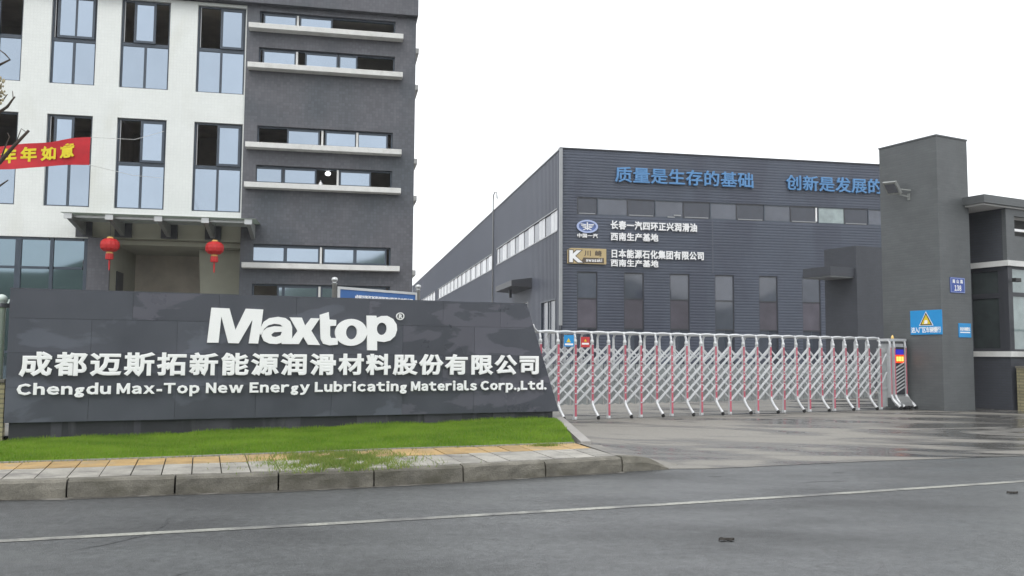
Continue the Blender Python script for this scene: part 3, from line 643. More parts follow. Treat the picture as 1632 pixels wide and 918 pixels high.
def w_u(px):   # x of the photograph (mid height) to metres along the wall
    tx = (px-816)/1400; tx = tx+.0006
    return (16.544*tx-.894)/(math.cos(WA)-tx*math.sin(WA))
latin_row([(t, w_u(a), w_u(b)) for t, a, b in W2], .755, .165, -.025, .035, M['white'], wall, bold=.045)
# "Maxtop" word mark, traced as outlines (units: picture-like grid mapped to metres)
def G(x, y):
    px = 320+x/4.8; u = w_u(px); dist = (16.544+u*math.sin(WA))
    py = 480+y/4.8; hz = 565+.0065*(px-816)
    return (u, EYE-(py-hz)/1400*dist*1.0045)
def pl_(pts): return [G(*p) for p in pts]
def spl(pts, n=5):   # closed Catmull-Rom for round letters
    o = []; L_ = len(pts)
    for i in range(L_):
        p0, p1, p2, p3 = pts[i-1], pts[i], pts[(i+1) % L_], pts[(i+2) % L_]
        for k in range(n):
            t = k/n; o.append(tuple(.5*((2*b)+(-a+c)*t+(2*a-5*b+4*c-d)*t*t+(-a+3*b-3*c+d)*t**3) for a, b, c, d in zip(p0, p1, p2, p3)))
    return o
YF = -.035
def word(polys, dy=0): return curve_solid([pl_(p) for p in polys], YF+dy, .05, None)
word([[(75, 52), (213, 58), (264, 222), (338, 60), (472, 66), (463, 160), (440, 325), (368, 323), (392, 150), (388, 150), (292, 323), (212, 321), (153, 118), (138, 318), (50, 318)]]).obj('letter', M['white'], wall)
a_out = [(452, 250), (455, 205), (478, 160), (520, 132), (585, 122), (642, 131), (680, 158), (695, 200), (697, 260), (694, 329), (618, 328), (622, 318), (580, 329), (525, 325), (482, 305), (464, 268), (474, 230), (505, 205), (560, 193), (624, 196), (606, 181), (560, 175), (515, 186), (482, 214), (460, 262)]
word([a_out, [(538, 256), (560, 239), (619, 236), (610, 262), (572, 276), (546, 271)]], -.003).obj('letter', M['white'], wall)
word([[(675, 126), (768, 128), (795, 190), (838, 132), (905, 134), (843, 228), (912, 336), (820, 334), (782, 274), (750, 329), (668, 328), (738, 230)]]).obj('letter', M['white'], wall)
word([[(905, 106), (972, 86), (979, 142), (1031, 146), (1031, 190), (985, 192), (986, 262), (994, 282), (1046, 284), (1046, 333), (985, 339), (935, 326), (915, 290), (909, 190)]], -.003).obj('letter', M['white'], wall)
word([ell(1146, 240, 123, 102), ell(1150, 240, 42, 53)[::-1]]).obj('letter', M['white'], wall)
word([[(1262, 112), (1336, 114), (1340, 130), (1375, 116), (1420, 115), (1465, 138), (1492, 180), (1497, 222), (1482, 268), (1445, 302), (1400, 314), (1345, 306), (1347, 377), (1272, 375)], ell(1380, 213, 38, 47)[::-1]], -.003).obj('letter', M['white'], wall)
rg_ = word([ell(1520, 118, 31, 29), ell(1520, 118, 24, 22)[::-1]]); rg_.obj('registered_mark', M['letter_side'], wall)
g = glyph('R', .05); gx, gz = G(1508, 133); mb = MB(); put_glyph(mb, g, gx, gz, .10, .095, -.01, .03); mb.obj('registered_letter', M['letter_side'], wall)

# ================================================================== BOUNDARY WALLS AND WHITE POSTS
bw = thing('boundary_wall', 'low yellow brick boundary wall continuing left of the dark sign wall', 'wall', (WO.x, WO.y, 0), 22.8)
mb = MB(); mb.box(-14, UL-.015, .05, .29, 0, .93); mb.obj('brickwork', M['yellow_brick'], bw)
mb = MB(); mb.bevbox(-14, UL-.012, .03, .31, .931, .985, .01); mb.obj('coping', M['kerb'], bw)
def white_post(loc, rz, ht, label, side):
    t = thing('fence_post', label, 'post', loc, rz, 'pale white posts on the brick boundary walls')
    mb = MB(); mb.lathe([(.065, 0), (.065, ht-.08), (.075, ht-.075), (.075, ht-.03), (.05, ht), (.01, ht+.015)], n=14); mb.obj('post_shaft', M['postwhite'], t, True)
    for z in (.22, ht-.3):
        mb = MB(); mb.box(*(sorted((side*.06, side*1.6))), -.02, .02, z, z+.05); mb.obj('rail', M['postwhite'], t)
    return t
p = WO+WD*(-9.19)+WN*.16
lp = white_post((p.x, p.y, .985), 22.8, 1.25, 'pale post on the brick wall at the left end of the sign wall', -1)
cmr = thing('security_camera', 'small dark camera on the pale post left of the sign wall', 'camera', (p.x+.09, p.y-.02, 2.08), -35)
mb = MB(); mb.bevbox(-.035, .035, -.09, .06, -.03, .03, .012); mb.obj('housing', M['darktrim'], cmr)
mb = MB(); mb.bar((0, .02, .03), (-.05, .06, .09), .02, .02); mb.obj('bracket', M['postwhite'], cmr)

# ================================================================== FOLDING GATE
gate = thing('folding_gate', 'silver concertina folding gate with faded red posts across the driveway', 'gate', (GO.x, GO.y, 0), 27.5)
PITCH = .3855; ND = .42; ZG = .16
def post_mesh(long):
    mb = MB(); z0 = ZG+.01 if long else .46
    mb.box(-.024, .024, -.0, .05, z0, 1.62)
    if long: mb.bevbox(-.03, .03, -.01, .06, ZG, ZG+.05, .008)
    return mb.mesh('front_post', M['gate_steel'])
def strip_mesh(long):
    mb = MB(); mb.box(-.0225, .0225, -.004, -.0005, (ZG+.06) if long else .47, 1.60); return mb.mesh('red_strip', M['gate_red'])
def leg_mesh():
    mb = MB(); mb.tube([(0, .02, .52), (.0, .0, .44), (.01, -.06, .34), (.02, -.13, .26), (.025, -.16, .225)], [.026, .028, .027, .028, .03], 8); return mb.mesh('caster_leg', M['gate_steel'])
def wheel_mesh():
    mb = MB(); mb.lathe([(.02, -.018), (.04, -.014), (.04, .014), (.02, .018)], (0, 0, 0), 12, ax='y')
    mb.v = [(v[1], v[0], v[2]) for v in mb.v]; return mb.mesh('wheel', M['black'])
def arch_mesh():
    mb = MB(); mb.tube([(0, .025, 1.62), (0, .025, 1.74), (0, .05, 1.81), (0, .10, 1.83), (0, ND-.10, 1.83), (0, ND-.04, 1.81), (0, ND, 1.74), (0, ND, 1.6)], .022, 8)
    mb.lathe([(.018, 1.615), (.034, 1.64), (.036, 1.67), (.028, 1.70)], (0, .022, 0), 10)
    mb.box(-.02, .02, ND-.02, ND+.02, .46, 1.6)
    mb.lathe([(.02, 1.80), (.036, 1.825), (.03, 1.85), (.012, 1.862)], (0, .06, 0), 10)
    return mb.mesh('arch', M['gate_steel'])
def link_mesh():
    mb = MB()
    for y in (.06, ND-.06):
        pts = []
        for k in range(9):
            t = k/8; pts.append((t*PITCH, y, 1.832+.016*math.sin(math.pi*t)**.8))
        mb.tube(pts, [.022+.008*math.sin(math.pi*k/8) for k in range(9)], 6)
    return mb.mesh('top_link', M['gate_steel'])
def bar_mesh(z0, z1, y, u0=.0, u1=PITCH, wd=.034, nm='lattice_bar'):
    mb = MB(); a = Vector((u0, y, z0)); b = Vector((u1, y, z1)); t = (b-a).normalized(); n = Vector((-t.z, 0, t.x))*wd/2
    q = [a-n, b-n, b+n, a+n]; mb.add([(p.x, y-.006, p.z) for p in q]+[(p.x, y+.006, p.z) for p in q], [(0, 1, 2, 3), (7, 6, 5, 4), (0, 4, 5, 1), (1, 5, 6, 2), (2, 6, 7, 3), (3, 7, 4, 0)])
    for c in (a, b, (a+b)/2): mb.lathe([(.014, -.012), (.016, -.004), (.016, .004)], (c.x, y, c.z), 8, ax='y')
    return mb.mesh(nm, M['gate_steel'])
pm = {0: post_mesh(True), 1: post_mesh(False)}; sm = {0: strip_mesh(True), 1: strip_mesh(False)}
lm_, wm_, am_, tm_ = leg_mesh(), wheel_mesh(), arch_mesh(), link_mesh()
front = [bar_mesh(z, z+.34, .004, 0, PITCH, .05) for z in (.46, .66, .86, 1.06)]+[bar_mesh(1.27, 1.57, .004, 0, PITCH*.88, .046)]
front += [bar_mesh(z+.34, z, .034, 0, PITCH, .026, 'cross_bar') for z in (.50, .74, .98)]+[bar_mesh(1.56, 1.36, .034, 0, PITCH*.55, .03, 'cross_bar')]
def rear():
    J = MB()
    for (a, b, u0, u1) in ((.46, .80, 0, PITCH), (.80, .46, 0, PITCH), (.85, 1.2, 0, PITCH), (1.2, .85, 0, PITCH), (1.25, 1.55, 0, PITCH), (1.55, 1.25, 0, PITCH)):
        y = ND-.01 if b > a else ND+.015; t = Vector((u1-u0, 0, b-a)).normalized(); n = Vector((-t.z, 0, t.x))*.016
        A, B = Vector((u0, 0, a)), Vector((u1, 0, b)); q = [A-n, B-n, B+n, A+n]
        J.add([(p.x, y-.005, p.z) for p in q]+[(p.x, y+.005, p.z) for p in q], [(0, 1, 2, 3), (7, 6, 5, 4), (0, 4, 5, 1), (1, 5, 6, 2), (2, 6, 7, 3), (3, 7, 4, 0)])
    return J.mesh('rear_lattice', M['gate_steel'])
rl = rear()
def panel(z0, z1):
    mb = MB(); n = 4; vs = []
    for k in range(n+1):
        x = .01+(PITCH-.02)*k/n; dz = .03*(1 if k % 2 else 0); vs += [(x, .20+(.02 if k % 2 else 0), z0+dz), (x, .20+(.02 if k % 2 else 0), z1)]
    vs2 = [(v[0], v[1]+.006, v[2]) for v in vs]; b = len(vs)
    fs = []
    for k in range(n):
        i = 2*k; fs += [(i, i+2, i+3, i+1), (b+i+1, b+i+3, b+i+2, b+i), (i, b+i, b+i+2, i+2), (i+1, i+3, b+i+3, b+i+1)]
    return mb.add(vs+vs2, fs).mesh('lower_panel', M['gate_panel'])
pn = [panel(.42, .885), panel(.905, 1.22)]
def inst(name, me, u, par=gate, y=0, z=0):
    o = link(name, me, par); o.location = (u, y, z); return o
NLAST = 23
for i in range(-2, NLAST):
    u = i*PITCH; odd = i % 2
    o = inst('front_post', pm[odd], u); s_ = link('red_strip', sm[odd], o)
    inst('arch', am_, u)
    if odd:
        lg = inst('caster_leg', lm_, u); wl = link('wheel', wm_, lg); wl.location = (.025, -.165, ZG+.042)
    if i < NLAST-1:
        inst('top_link', tm_, u); inst('rear_lattice', rl, u)
        for f_ in front: inst(f_.name.split('.')[0], f_, u)
        for p_ in pn: inst('lower_panel', p_, u)
# end hook of the top rail by the wall
mb = MB(); mb.tube([(-.77, .06, 1.83), (-.84, .05, 1.85), (-.90, .03, 1.90), (-.93, .02, 1.97)], [.022, .022, .02, .014], 8); mb.obj('end_hook', M['gate_steel'], gate, True)
# small warning plates on the gate
pb_ = MB(); pb_.box(-.27, -.05, -.012, -.006, 1.56, 1.78); pb_ = pb_.obj('blue_warning_plate', M['plateblue'], gate)
mb = MB(); mb.prism([(-.22, 1.64), (-.12, 1.64), (-.17, 1.72)], -.014, -.0125); mb.obj('warning_triangle', M['warn'], pb_)
mb = MB(); mb.box(-.25, -.07, -.014, -.0125, 1.585, 1.62); mb.obj('caption', M['white'], pb_)
pr_ = MB(); pr_.box(.11, .31, -.012, -.006, 1.55, 1.75); pr_ = pr_.obj('red_warning_plate', M['platered'], gate)
mb = MB(); mb.box(.13, .29, -.014, -.0125, 1.60, 1.635); mb.obj('caption', M['white'], pr_)
mb = MB(); mb.prism([(.18, 1.66), (.24, 1.66), (.21, 1.71)], -.014, -.0125); mb.obj('warning_triangle', M['warn'], pr_)
for a in (-.27, -.05): pass
# drive unit
UD = 8.84
dr = MB(); dr.box(UD+.15, UD+.52, .06, ND-.02, .42, 1.72); dr = dr.obj('drive_unit', M['gate_steel'], gate)
for u in (UD, UD+.14, UD+.53):
    mb = MB(); mb.box(u-.022, u+.022, -.0, .05, .46, 1.66); mb.tube([(u, .02, .50), (u+.02, -.02, .38), (u+.06, -.10, .28), (u+.085, -.15, .22)], [.03, .04, .045, .04], 8)
    mb.tube([(u, .02, 1.64), (u, .03, 1.76), (u, .08, 1.80)], .026, 8)
    mb.obj('unit_post', M['gate_steel'], dr)
    mb = MB(); mb.box(u-.014, u+.014, -.004, -.0005, .47, 1.62); mb.obj('red_strip', M['gate_red'], dr)
for u in (UD+.085, UD+.225, UD+.615, UD+.40):
    w_ = link('wheel', wm_, dr); w_.location = (u, -.16, ZG+.042)
mb = MB(); mb.box(UD+.17, UD+.50, .03, .058, .50, 1.64); mb.obj('display_casing', M['darktrim'], dr)
mb = MB(); mb.box(UD+.20, UD+.47, .022, .0295, 1.46, 1.58); mb.obj('blue_display', M['led_blue'], dr)
mb = MB(); mb.box(UD+.19, UD+.48, .022, .0295, 1.26, 1.45); mb.obj('red_display', M['led_red'], dr)
mb = MB()
for k in range(3): mb.box(UD+.215+k*.088, UD+.28+k*.088, .017, .0215, 1.30, 1.41)
mb.obj('display_text', M['led_yellow'], dr)
mb = MB()
for k in range(8):
    z = .54+k*.083; mb.prism([(UD+.19, z), (UD+.48, z+.13), (UD+.48, z+.16), (UD+.19, z+.035)], .018, .029)
mb.obj('grille_slats', M['gate_steel'], dr)
mb = MB(); mb.prism([(.06, .48), (-.02, .46), (-.14, .33), (-.16, .24), (-.10, .22), (.06, .24)], UD+.16, UD+.52, 'x'); mb.obj('skirt', M['steel'], dr)
mb = MB(); mb.box(UD-.02, UD+.58, .02, ND-.04, 1.78, 1.84); mb.obj('top_cover', M['gate_steel'], dr)
mb = MB(); mb.lathe([(.035, 1.84), (.035, 1.87), (.025, 1.90), (.008, 1.93)], (UD+.25, .15, 0), 12); mb.obj('beacon', M['gold'], dr)
for zz in (.62, 1.05, 1.5):
    mb = MB(); mb.box(8.49, UD-.02, .10, .14, zz, zz+.04); mb.obj('unit_rail', M['gate_panel'], dr)
mb = MB(); mb.box(8.50, UD-.01, .12, .135, .22, 1.60); mb.obj('end_panel', M['gate_panel'], dr)
for z in (.78, 1.22):
    mb = MB(); mb.bar((8.53, .02, z), (8.70, .02, z+.26), .012, .035, up=(0, 1, 0)); mb.obj('end_bar', M['gate_steel'], dr)

# ================================================================== GATE PILLAR
PX, PY = 9.884, 20.199
pil = thing('gate_pillar', 'tall grey tiled gate pillar at the right end of the folding gate', 'pillar', (PX, PY, 0), 27.5)
mb = MB(); mb.box(0, 1.1, 0, 1.6, .1, 6.565); mb.obj('pillar_body', M['pillar_tile'], pil)
mb = MB(); mb.box(-.015, 1.115, -.015, 1.615, 6.566, 6.60); mb.obj('cap', M['pillar_tile'], pil)
def yframe(name, label, cat, y_mid, z_mid, off=-.004):   # thing hung on the pillar's left face, built in x-z facing -y
    a = GA+math.pi/2; base = Vector((PX, PY))+Vector((math.cos(a), math.sin(a)))*y_mid-GD*(-off)*1.0
    t = thing(name, label, cat, (base.x, base.y, z_mid)); t.rotation_euler = (0, 0, a+math.pi); return t
# local +x of these things runs from the back of the pillar's left face towards its front corner
sg = yframe('warning_sign', 'bright blue sign with yellow warning triangle on the pillar\'s left side', 'sign', .385, 2.21)
mb = MB(); mb.bevbox(-.43, .41, -.02, 0, -.285, .285, .004); mb.obj('plate', M['plateblue'], sg)
mb = MB(); mb.prism([(-.19, -.075), (.19, -.075), (0, .26)], -.0225, -.0205); mb.obj('triangle_border', M['white'], sg)
mb = MB(); mb.prism([(-.165, -.063), (.165, -.063), (0, .232)], -.0245, -.0230); mb.obj('triangle_edge', M['black'], sg)
mb = MB(); mb.prism([(-.125, -.042), (.125, -.042), (0, .182)], -.0265, -.0250); mb.obj('triangle_face', M['warn'], sg)
mb = MB(); mb.prism(ell(0, .02, .045, .038, 12), -.0285, -.0270); mb.prism([(-.06, -.03), (.03, -.03), (.05, .0), (-.03, .01)], -.0289, -.0272); mb.obj('symbol', M['white'], sg)
cjk_row('进入厂区车辆慢行', -.40, .38, -.24, -.105, -.0205, .003, M['white'], sg, join=True, bold=.02)
def onright(name, label, cat, u, z):
    b = Vector((PX, PY))+GD*u-GN*.003; return thing(name, label, cat, (b.x, b.y, z), 27.5)
hn = onright('house_number_plate', 'dark blue house number plate reading 138 on the pillar front', 'number plate', .59, 3.08)
mb = MB(); mb.bevbox(-.26, .26, -.014, 0, -.18, .18, .004); mb.obj('plate', M['numblue'], hn)
mb = MB()
for a in ((-.25, .25, -.0165, -.0145, .160, .168), (-.25, .25, -.0165, -.0145, -.168, -.160), (-.25, -.24, -.0165, -.0145, -.159, .159), (.24, .25, -.0165, -.0145, -.159, .159)): mb.box(*a)
mb.obj('border', M['logoblue'], hn)
cjk_row('南山路', -.18, .18, .045, .135, -.0145, .003, M['white'], hn, join=True, bold=.03, fill=.6)
latin_row([('138', -.12, .12)], -.13, .13, -.0145, .003, M['white'], hn, join=True, bold=.03)
sp = onright('notice_plate', 'small bright blue notice plate low on the pillar front', 'sign', .80, 2.03)
mb = MB(); mb.bevbox(-.22, .22, -.014, 0, -.165, .165, .004); mb.obj('plate', M['plateblue'], sp)
cjk_row('来访车辆登记', -.18, .18, -.01, .075, -.0145, .003, M['white'], sp, join=True, bold=.03)
mb = MB(); mb.box(-.18, .18, -.017, -.0145, -.06, -.035); mb.obj('underline', M['white'], sp)
fl = yframe('floodlight', 'square grey floodlight high on the pillar\'s left side', 'floodlight', .80, 5.36)
mb = MB()
T = Matrix.Translation((-.18, -.32, .10)) @ Matrix.Rotation(R(35), 4, 'X') @ Matrix.Rotation(R(-12), 4, 'Z')
def tbox(M4, x0, x1, y0, y1, z0, z1):
    b = MB(); b.box(x0, x1, y0, y1, z0, z1); b.v = [tuple(M4 @ Vector(v)) for v in b.v]; return b
tbox(T, -.22, .22, -.03, .03, -.17, .17).obj('lamp_housing', M['grey_steel'], fl)
tbox(T, -.17, .17, -.036, -.031, -.12, .12).obj('lamp_glass', M['lowpane'], fl)
mb = MB(); mb.bar((-.18, -.28, -.02), (.03, -.02, -.12), .04, .03); mb.bar((.03, -.0, -.04), (.03, -.0, -.2), .07, .03); mb.bar((-.02, -.28, .05), (.12, -.05, .02), .03, .03); mb.obj('bracket', M['grey_steel'], fl)

# ================================================================== GUARDHOUSE
gx_, gy_ = 11.713, 20.67
gh = thing('guardhouse', 'small dark tiled guardhouse with flat overhanging roof right of the pillar', 'guardhouse', (gx_, gy_, 0), 27.5)
mb = MB(); mb.box(0, 4, 0, 1.8, .1, 1.42); mb.obj('base_wall', M['dark_brick'], gh)
mb = MB(); mb.box(-.04, 4, -.04, 1.8, 1.421, 1.55); mb.obj('sill', M['shelf'], gh)
mb = MB(); mb.box(-.05, 4, -.05, 1.8, 3.57, 3.70); mb.obj('ledge', M['shelf'], gh)
mb = MB(); mb.box(.0, .02, 0.1, 1.8, 3.701, 4.95); mb.obj('side_wall', M['dark_brick'], gh)
mb = MB(); holed(mb, .0, 4, 3.701, 4.95, [(.32, 1.5, 4.30, 4.78)], 0, .1); mb.obj('front_wall', M['pillar_tile'], gh)
mb = MB(); mb.box(.33, 1.49, .3, .34, 4.32, 4.76); mb.obj('louvre_backing', M['dim_wall'], gh)
mb = MB(); mb.box(.33, 1.49, .02, .06, 4.42, 4.48); mb.obj('louvre_slat', M['white'], gh)
mb = MB(); mb.box(-.95, 4.6, -.12, 1.85, 4.99, 5.18); mb.obj('roof', M['pillar_tile'], gh)
mb = MB(); mb.box(-.88, 4.5, -.05, 1.8, 4.951, 4.989); mb.obj('soffit', M['gcloth'], gh)
# corner post and window frames
mb = MB(); mb.box(.0, .14, .0, .14, 1.551, 3.569); mb.obj('corner_post', M['darktrim'], gh)
fr_ = MB()
for (y0, y1, z0, z1) in ((.141, .26, 1.551, 3.569), (.95, 1.03, 1.551, 3.569), (.26, .95, 1.551, 1.62), (.26, .95, 3.47, 3.569), (.26, .95, 2.82, 2.94), (1.7, 1.8, 1.551, 3.569), (1.03, 1.7, 2.82, 2.94)):
    fr_.box(.02, .09, y0, y1, z0, z1)
fr_ = fr_.obj('side_window', M['darktrim'], gh)
for (y0, y1, z0, z1) in ((.26, .95, 1.62, 2.82), (.26, .95, 2.94, 3.47), (1.03, 1.7, 1.552, 2.82), (1.03, 1.7, 2.94, 3.56)):
    mb = MB(); mb.box(.05, .06, y0, y1, z0, z1); mb.obj('pane', M['guardpane'], fr_)
ff = MB()
for (x0, x1, z0, z1) in ((.141, .20, 1.551, 3.569), (1.6, 1.7, 1.551, 3.569), (.20, 1.6, 2.86, 2.95), (.20, 1.6, 1.551, 1.60), (.2, 1.6, 3.51, 3.569)):
    ff.box(x0, x1, .02, .09, z0, z1)
ff = ff.obj('front_window', M['darktrim'], gh)
for (z0, z1) in ((1.60, 2.86), (2.95, 3.51)):
    mb = MB(); mb.box(.20, 1.6, .05, .06, z0, z1); mb.obj('pane', M['paleglass'], ff)
mb = MB(); mb.box(1.7, 4, 0, .1, 1.551, 3.569); mb.obj('end_wall', M['pillar_tile'], gh)
mb = MB(); mb.box(.5, .8, .3, 1.6, 1.56, 1.95); mb.obj('desk', M['dim_wall'], gh)
b = Vector((gx_, gy_))+GD*.06-GN*.03
cm = thing('security_camera', 'small dark camera on the guardhouse corner under the pale ledge', 'camera', (b.x, b.y, 3.22), 27.5)
mb = MB(); mb.bevbox(-.05, .16, -.16, -.06, -.04, .05, .01); mb.obj('housing', M['black'], cm)
mb = MB(); mb.bar((.05, .0, -.02), (.05, -.1, -.02), .03, .03); mb.obj('bracket', M['black'], cm)
b2_ = thing('boundary_wall', 'low yellow brick boundary wall starting at the guardhouse on the right', 'wall', (gx_, gy_, 0), 27.5)
mb = MB(); mb.box(.04, 5.5, -.34, -.10, 0, 1.155); mb.obj('brickwork', M['yellow_brick'], b2_)
mb = MB(); mb.bevbox(.03, 5.5, -.36, -.08, 1.156, 1.21, .01); mb.obj('coping', M['kerb'], b2_)
b = Vector((gx_, gy_))+GD*.36-GN*.22
rp_ = white_post((b.x, b.y, 1.21), 27.5, 1.13, 'pale post on the brick wall in front of the guardhouse window', 1)

for o in (pil, sg, hn, sp, fl, gh, cm, b2_, rp_):   # settle the pillar group just clear of the gate's end
    o.location = (o.location.x*1.02, o.location.y*1.02, o.location.z*1.02-.028); o.scale = (1.02, 1.02, 1.02)
# ================================================================== DARK L-SHAPED BLOCK behind the pillar
pier = thing('courtyard_block', 'dark L-shaped block with small side slab just left of the pillar, deep in the yard', 'pier', (13.39, 34, 0), 27.5)
mb = MB(); mb.box(0, 2.2, 0, 1.6, .1, 5.72); mb.obj('block_body', M['dark_brick'], pier)
mb = MB(); mb.box(-1.3, -.001, .1, 1.5, 4.5, 4.86); mb.obj('canopy', M['dark_brick'], pier)
mb = MB(); mb.box(-1.25, -.002, .15, 1.45, 4.46, 4.499); mb.obj('soffit', M['trim'], pier)

# ================================================================== FACTORY (dark, far)
DO = (2.531, 45.0); fac = thing('factory_building', 'long dark slate metal-clad factory hall with white and blue sign lettering', 'factory', (*DO, 0), 11)
FZ = 12.1
low = [(.85+2.53*k, 1.93+2.53*k, .7, 5.71) for k in range(9)]
low = [l for l in low if l[1] < 22]
strip = (.84, 21.9, 8.68, 9.61)
holes = low+[strip]
mb = MB(); holed(mb, .0, 22.2, .1, FZ, holes, .03, .25); mb.obj('front_wall', M['siding'], fac)
# horizontal ribs of the siding
rb = MB(); z = .25
while z < FZ-.05:
    zc = z+.045; cuts = sorted([(h[0]-.02, h[1]+.02) for h in holes if h[2]-.05 < zc < h[3]+.05]); u = .05
    for a, b in cuts+[(22.2, 22.2)]:
        if a > u: rb.add([(u, .029, z), (a, .029, z), (a, .018, z+.02), (u, .018, z+.02), (u, .018, z+.085), (a, .018, z+.085), (a, .029, z+.105), (u, .029, z+.105)], [(0, 1, 2, 3), (3, 2, 5, 4), (4, 5, 6, 7), (0, 3, 4, 7), (1, 6, 5, 2)])
        u = max(u, b)
    z += .15
o = rb.obj('siding_ribs', M['siding'], fac); o['kind'] = 'stuff'
mb = MB(); mb.box(-.1, 22.2, -.03, .28, FZ+.001, FZ+.06); mb.obj('front_coping', M['darktrim'], fac)
mb = MB(); mb.box(-.12, .045, -.06, .028, 2.9, FZ); mb.obj('corner_trim', M['trim'], fac)
mb = MB(); mb.box(.1, 22.1, .9, 1.0, .1, FZ-.2); mb.obj('room_wall', M['dim_wall'], fac)
# strip of upper windows
edges = [.845, 1.93, 3.57, 5.10, 6.68, 8.21, 9.72, 11.33, 12.88, 14.53, 16.11, 17.57, 19.2, 20.6, 21.9]
for i, (a, b) in enumerate(zip(edges, edges[1:])):
    dark = i % 2 == 0
    fm = MB(); fm.box(a+.001, a+.05, .05, .14, 8.681, 9.609); fm.box(a+.05, b-.001, .05, .14, 9.56, 9.609); fm.box(a+.05, b-.001, .05, .14, 8.681, 8.73)
    fm = fm.obj('window', M['darktrim'] if dark else M['frame'], fac)
    mb = MB(); mb.box(a+.05, b-.001, .09, .10, 8.73, 9.56); mb.obj('pane', M['darkpane'] if dark else (M['paleglass'] if i == 9 else M['farpane']), fm)
    if dark: mb = MB(); mb.box(a+.1, b-.1, .045, .085, 8.732, 8.77); mb.obj('sill', M['trim'], fm)
    if i == 8: mb = MB(); mb.box(b-.14, b-.06, .04, .088, 8.79, 9.55); mb.obj('curtain_edge', M['white'], fm)
mb = MB(); mb.box(6.15, 6.55, .02, .04, 8.80, 8.86); mb.box(5.8, 6.2, .02, .04, 8.70, 8.75); mb.obj('pale_strip', M['trim'], fac)
for k, (a, b, z0, z1) in enumerate(low):
    fm = MB()
    for q in ((a+.001, a+.04, z0+.001, z1-.001), (b-.04, b-.001, z0+.001, z1-.001), (a+.04, b-.04, z1-.06, z1-.001), (a+.04, b-.04, 4.30, 4.36), (a+.04, b-.04, 2.75, 2.82), (a+.04, b-.04, z0, z0+.06)):
        fm.box(q[0], q[1], .07, .14, q[2], q[3])
    fm = fm.obj('tall_window', M['darktrim'], fac)
    mid = (a+b)/2
    mb = MB(); mb.box(a+.04, b-.04, .10, .11, 4.36, z1-.06); mb.obj('pane', M['lowpane'] if k != 5 else M['farpane'], fm)
    mb = MB(); mb.box(a+.04, b-.04, .10, .11, 2.82, 4.30); mb.obj('pane', M['brownpane'] if k in (0, 1, 2, 4, 5) else M['lowpane'], fm)
    mb = MB(); mb.box(a+.04, mid-.02, .10, .11, z0+.06, 2.75); mb.obj('pane', M['lowpane'], fm)
    mb = MB(); mb.box(mid+.02, b-.04, .10, .11, z0+.06, 2.75); mb.obj('pane', M['darkpane'], fm)
    mb = MB(); mb.box(mid-.02, mid+.02, .08, .12, z0+.06, 2.75); mb.obj('mullion', M['frame'], fm)
# darker panel strips
mb = MB(); mb.box(8.28, 8.36, -.006, -.001, 5.8, 8.6); mb.obj('downpipe', M['siding2'], fac)
# side wall (x = 0) running back
SL = 96; s1 = (.9, 19.1, 7.93, 9.05); s2 = (21.3, 58.6, 7.8, 8.92); s3 = (62, 90, 7.8, 8.92); door = (8.2, 11.2, .1, 4.6); sw = (1.2, 4.6, 1.6, 4.3)
mb = MB(); holed(mb, .03, SL, .1, FZ, [s1, s2, s3, door, sw], .0, .25, 'y'); mb.obj('side_wall', M['siding2'], fac)
rb = MB(); y = .35
while y < SL:
    cuts = sorted([(h[2]-.02, h[3]+.02) for h in (s1, s2, s3, door, sw) if h[0]-.03 < y < h[1]+.03]); z = .12
    for a, b in cuts+[(FZ, FZ)]:
        if a > z: rb.add([(-.001, y-.03, z), (-.028, y-.012, z), (-.028, y+.012, z), (-.001, y+.03, z), (-.001, y-.03, a), (-.028, y-.012, a), (-.028, y+.012, a), (-.001, y+.03, a)], [(0, 1, 5, 4), (1, 2, 6, 5), (2, 3, 7, 6)])
        z = max(z, b)
    y += .33
o = rb.obj('cladding_ribs', M['siding2'], fac); o['kind'] = 'stuff'
mb = MB(); mb.box(-.06, .3, .03, SL, FZ+.001, FZ+.07); mb.obj('side_coping', M['trim'], fac)
mb = MB(); mb.box(.3, 22.2, .3, SL, FZ-.4, FZ-.3); mb.obj('roof', M['siding2'], fac)
mb = MB(); mb.box(22.1, 22.2, .301, SL, .1, FZ); mb.obj('far_wall', M['siding2'], fac)
def side_strip(s, step):
    y = s[0]; i = 0
    fm = MB(); fm.box(-.04, .06, s[0]-.05, s[1]+.05, s[2]-.06, s[2]-.001); fm.box(-.04, .06, s[0]-.05, s[1]+.05, s[3]+.001, s[3]+.05); fm = fm.obj('strip_window', M['trim'], fac)
    while y < s[1]-.1:
        y2 = min(y+step*.5, s[1]); a = y
        # sliding sash panes, sky reflection painted white, with centre stile, then a darker glass bay
        mb = MB(); mb.box(.02, .04, a+.01, (a+y2)/2-.03, s[2]+.03, s[3]-.03); mb.box(.02, .04, (a+y2)/2+.03, y2-.01, s[2]+.03, s[3]-.03)
        mb.obj('pane', M['whitepane'], fm)
        y3 = min(y+step, s[1])
        if y3 > y2+.05: mb = MB(); mb.box(.05, .07, y2+.01, y3-.01, s[2], s[3]); mb.obj('pane', M['farpane'], fm)
        y += step; i += 1
side_strip(s1, 2.9); side_strip(s2, 2.9); side_strip(s3, 3.4)
mb = MB(); mb.box(.3, .36, door[0], door[1], .1, 4.6); mb.obj('side_door', M['darkpane'], fac)
fm = MB(); fm.box(-.02, .06, sw[0]-.05, sw[1]+.05, sw[3], sw[3]+.06); fm.box(-.02, .06, sw[0], sw[0]+.06, sw[2], sw[3]); fm.box(-.02, .06, 2.87, 2.93, sw[2], sw[3]); fm.box(-.02, .06, sw[1]-.06, sw[1], sw[2], sw[3]); fm = fm.obj('side_window', M['frame'], fac)
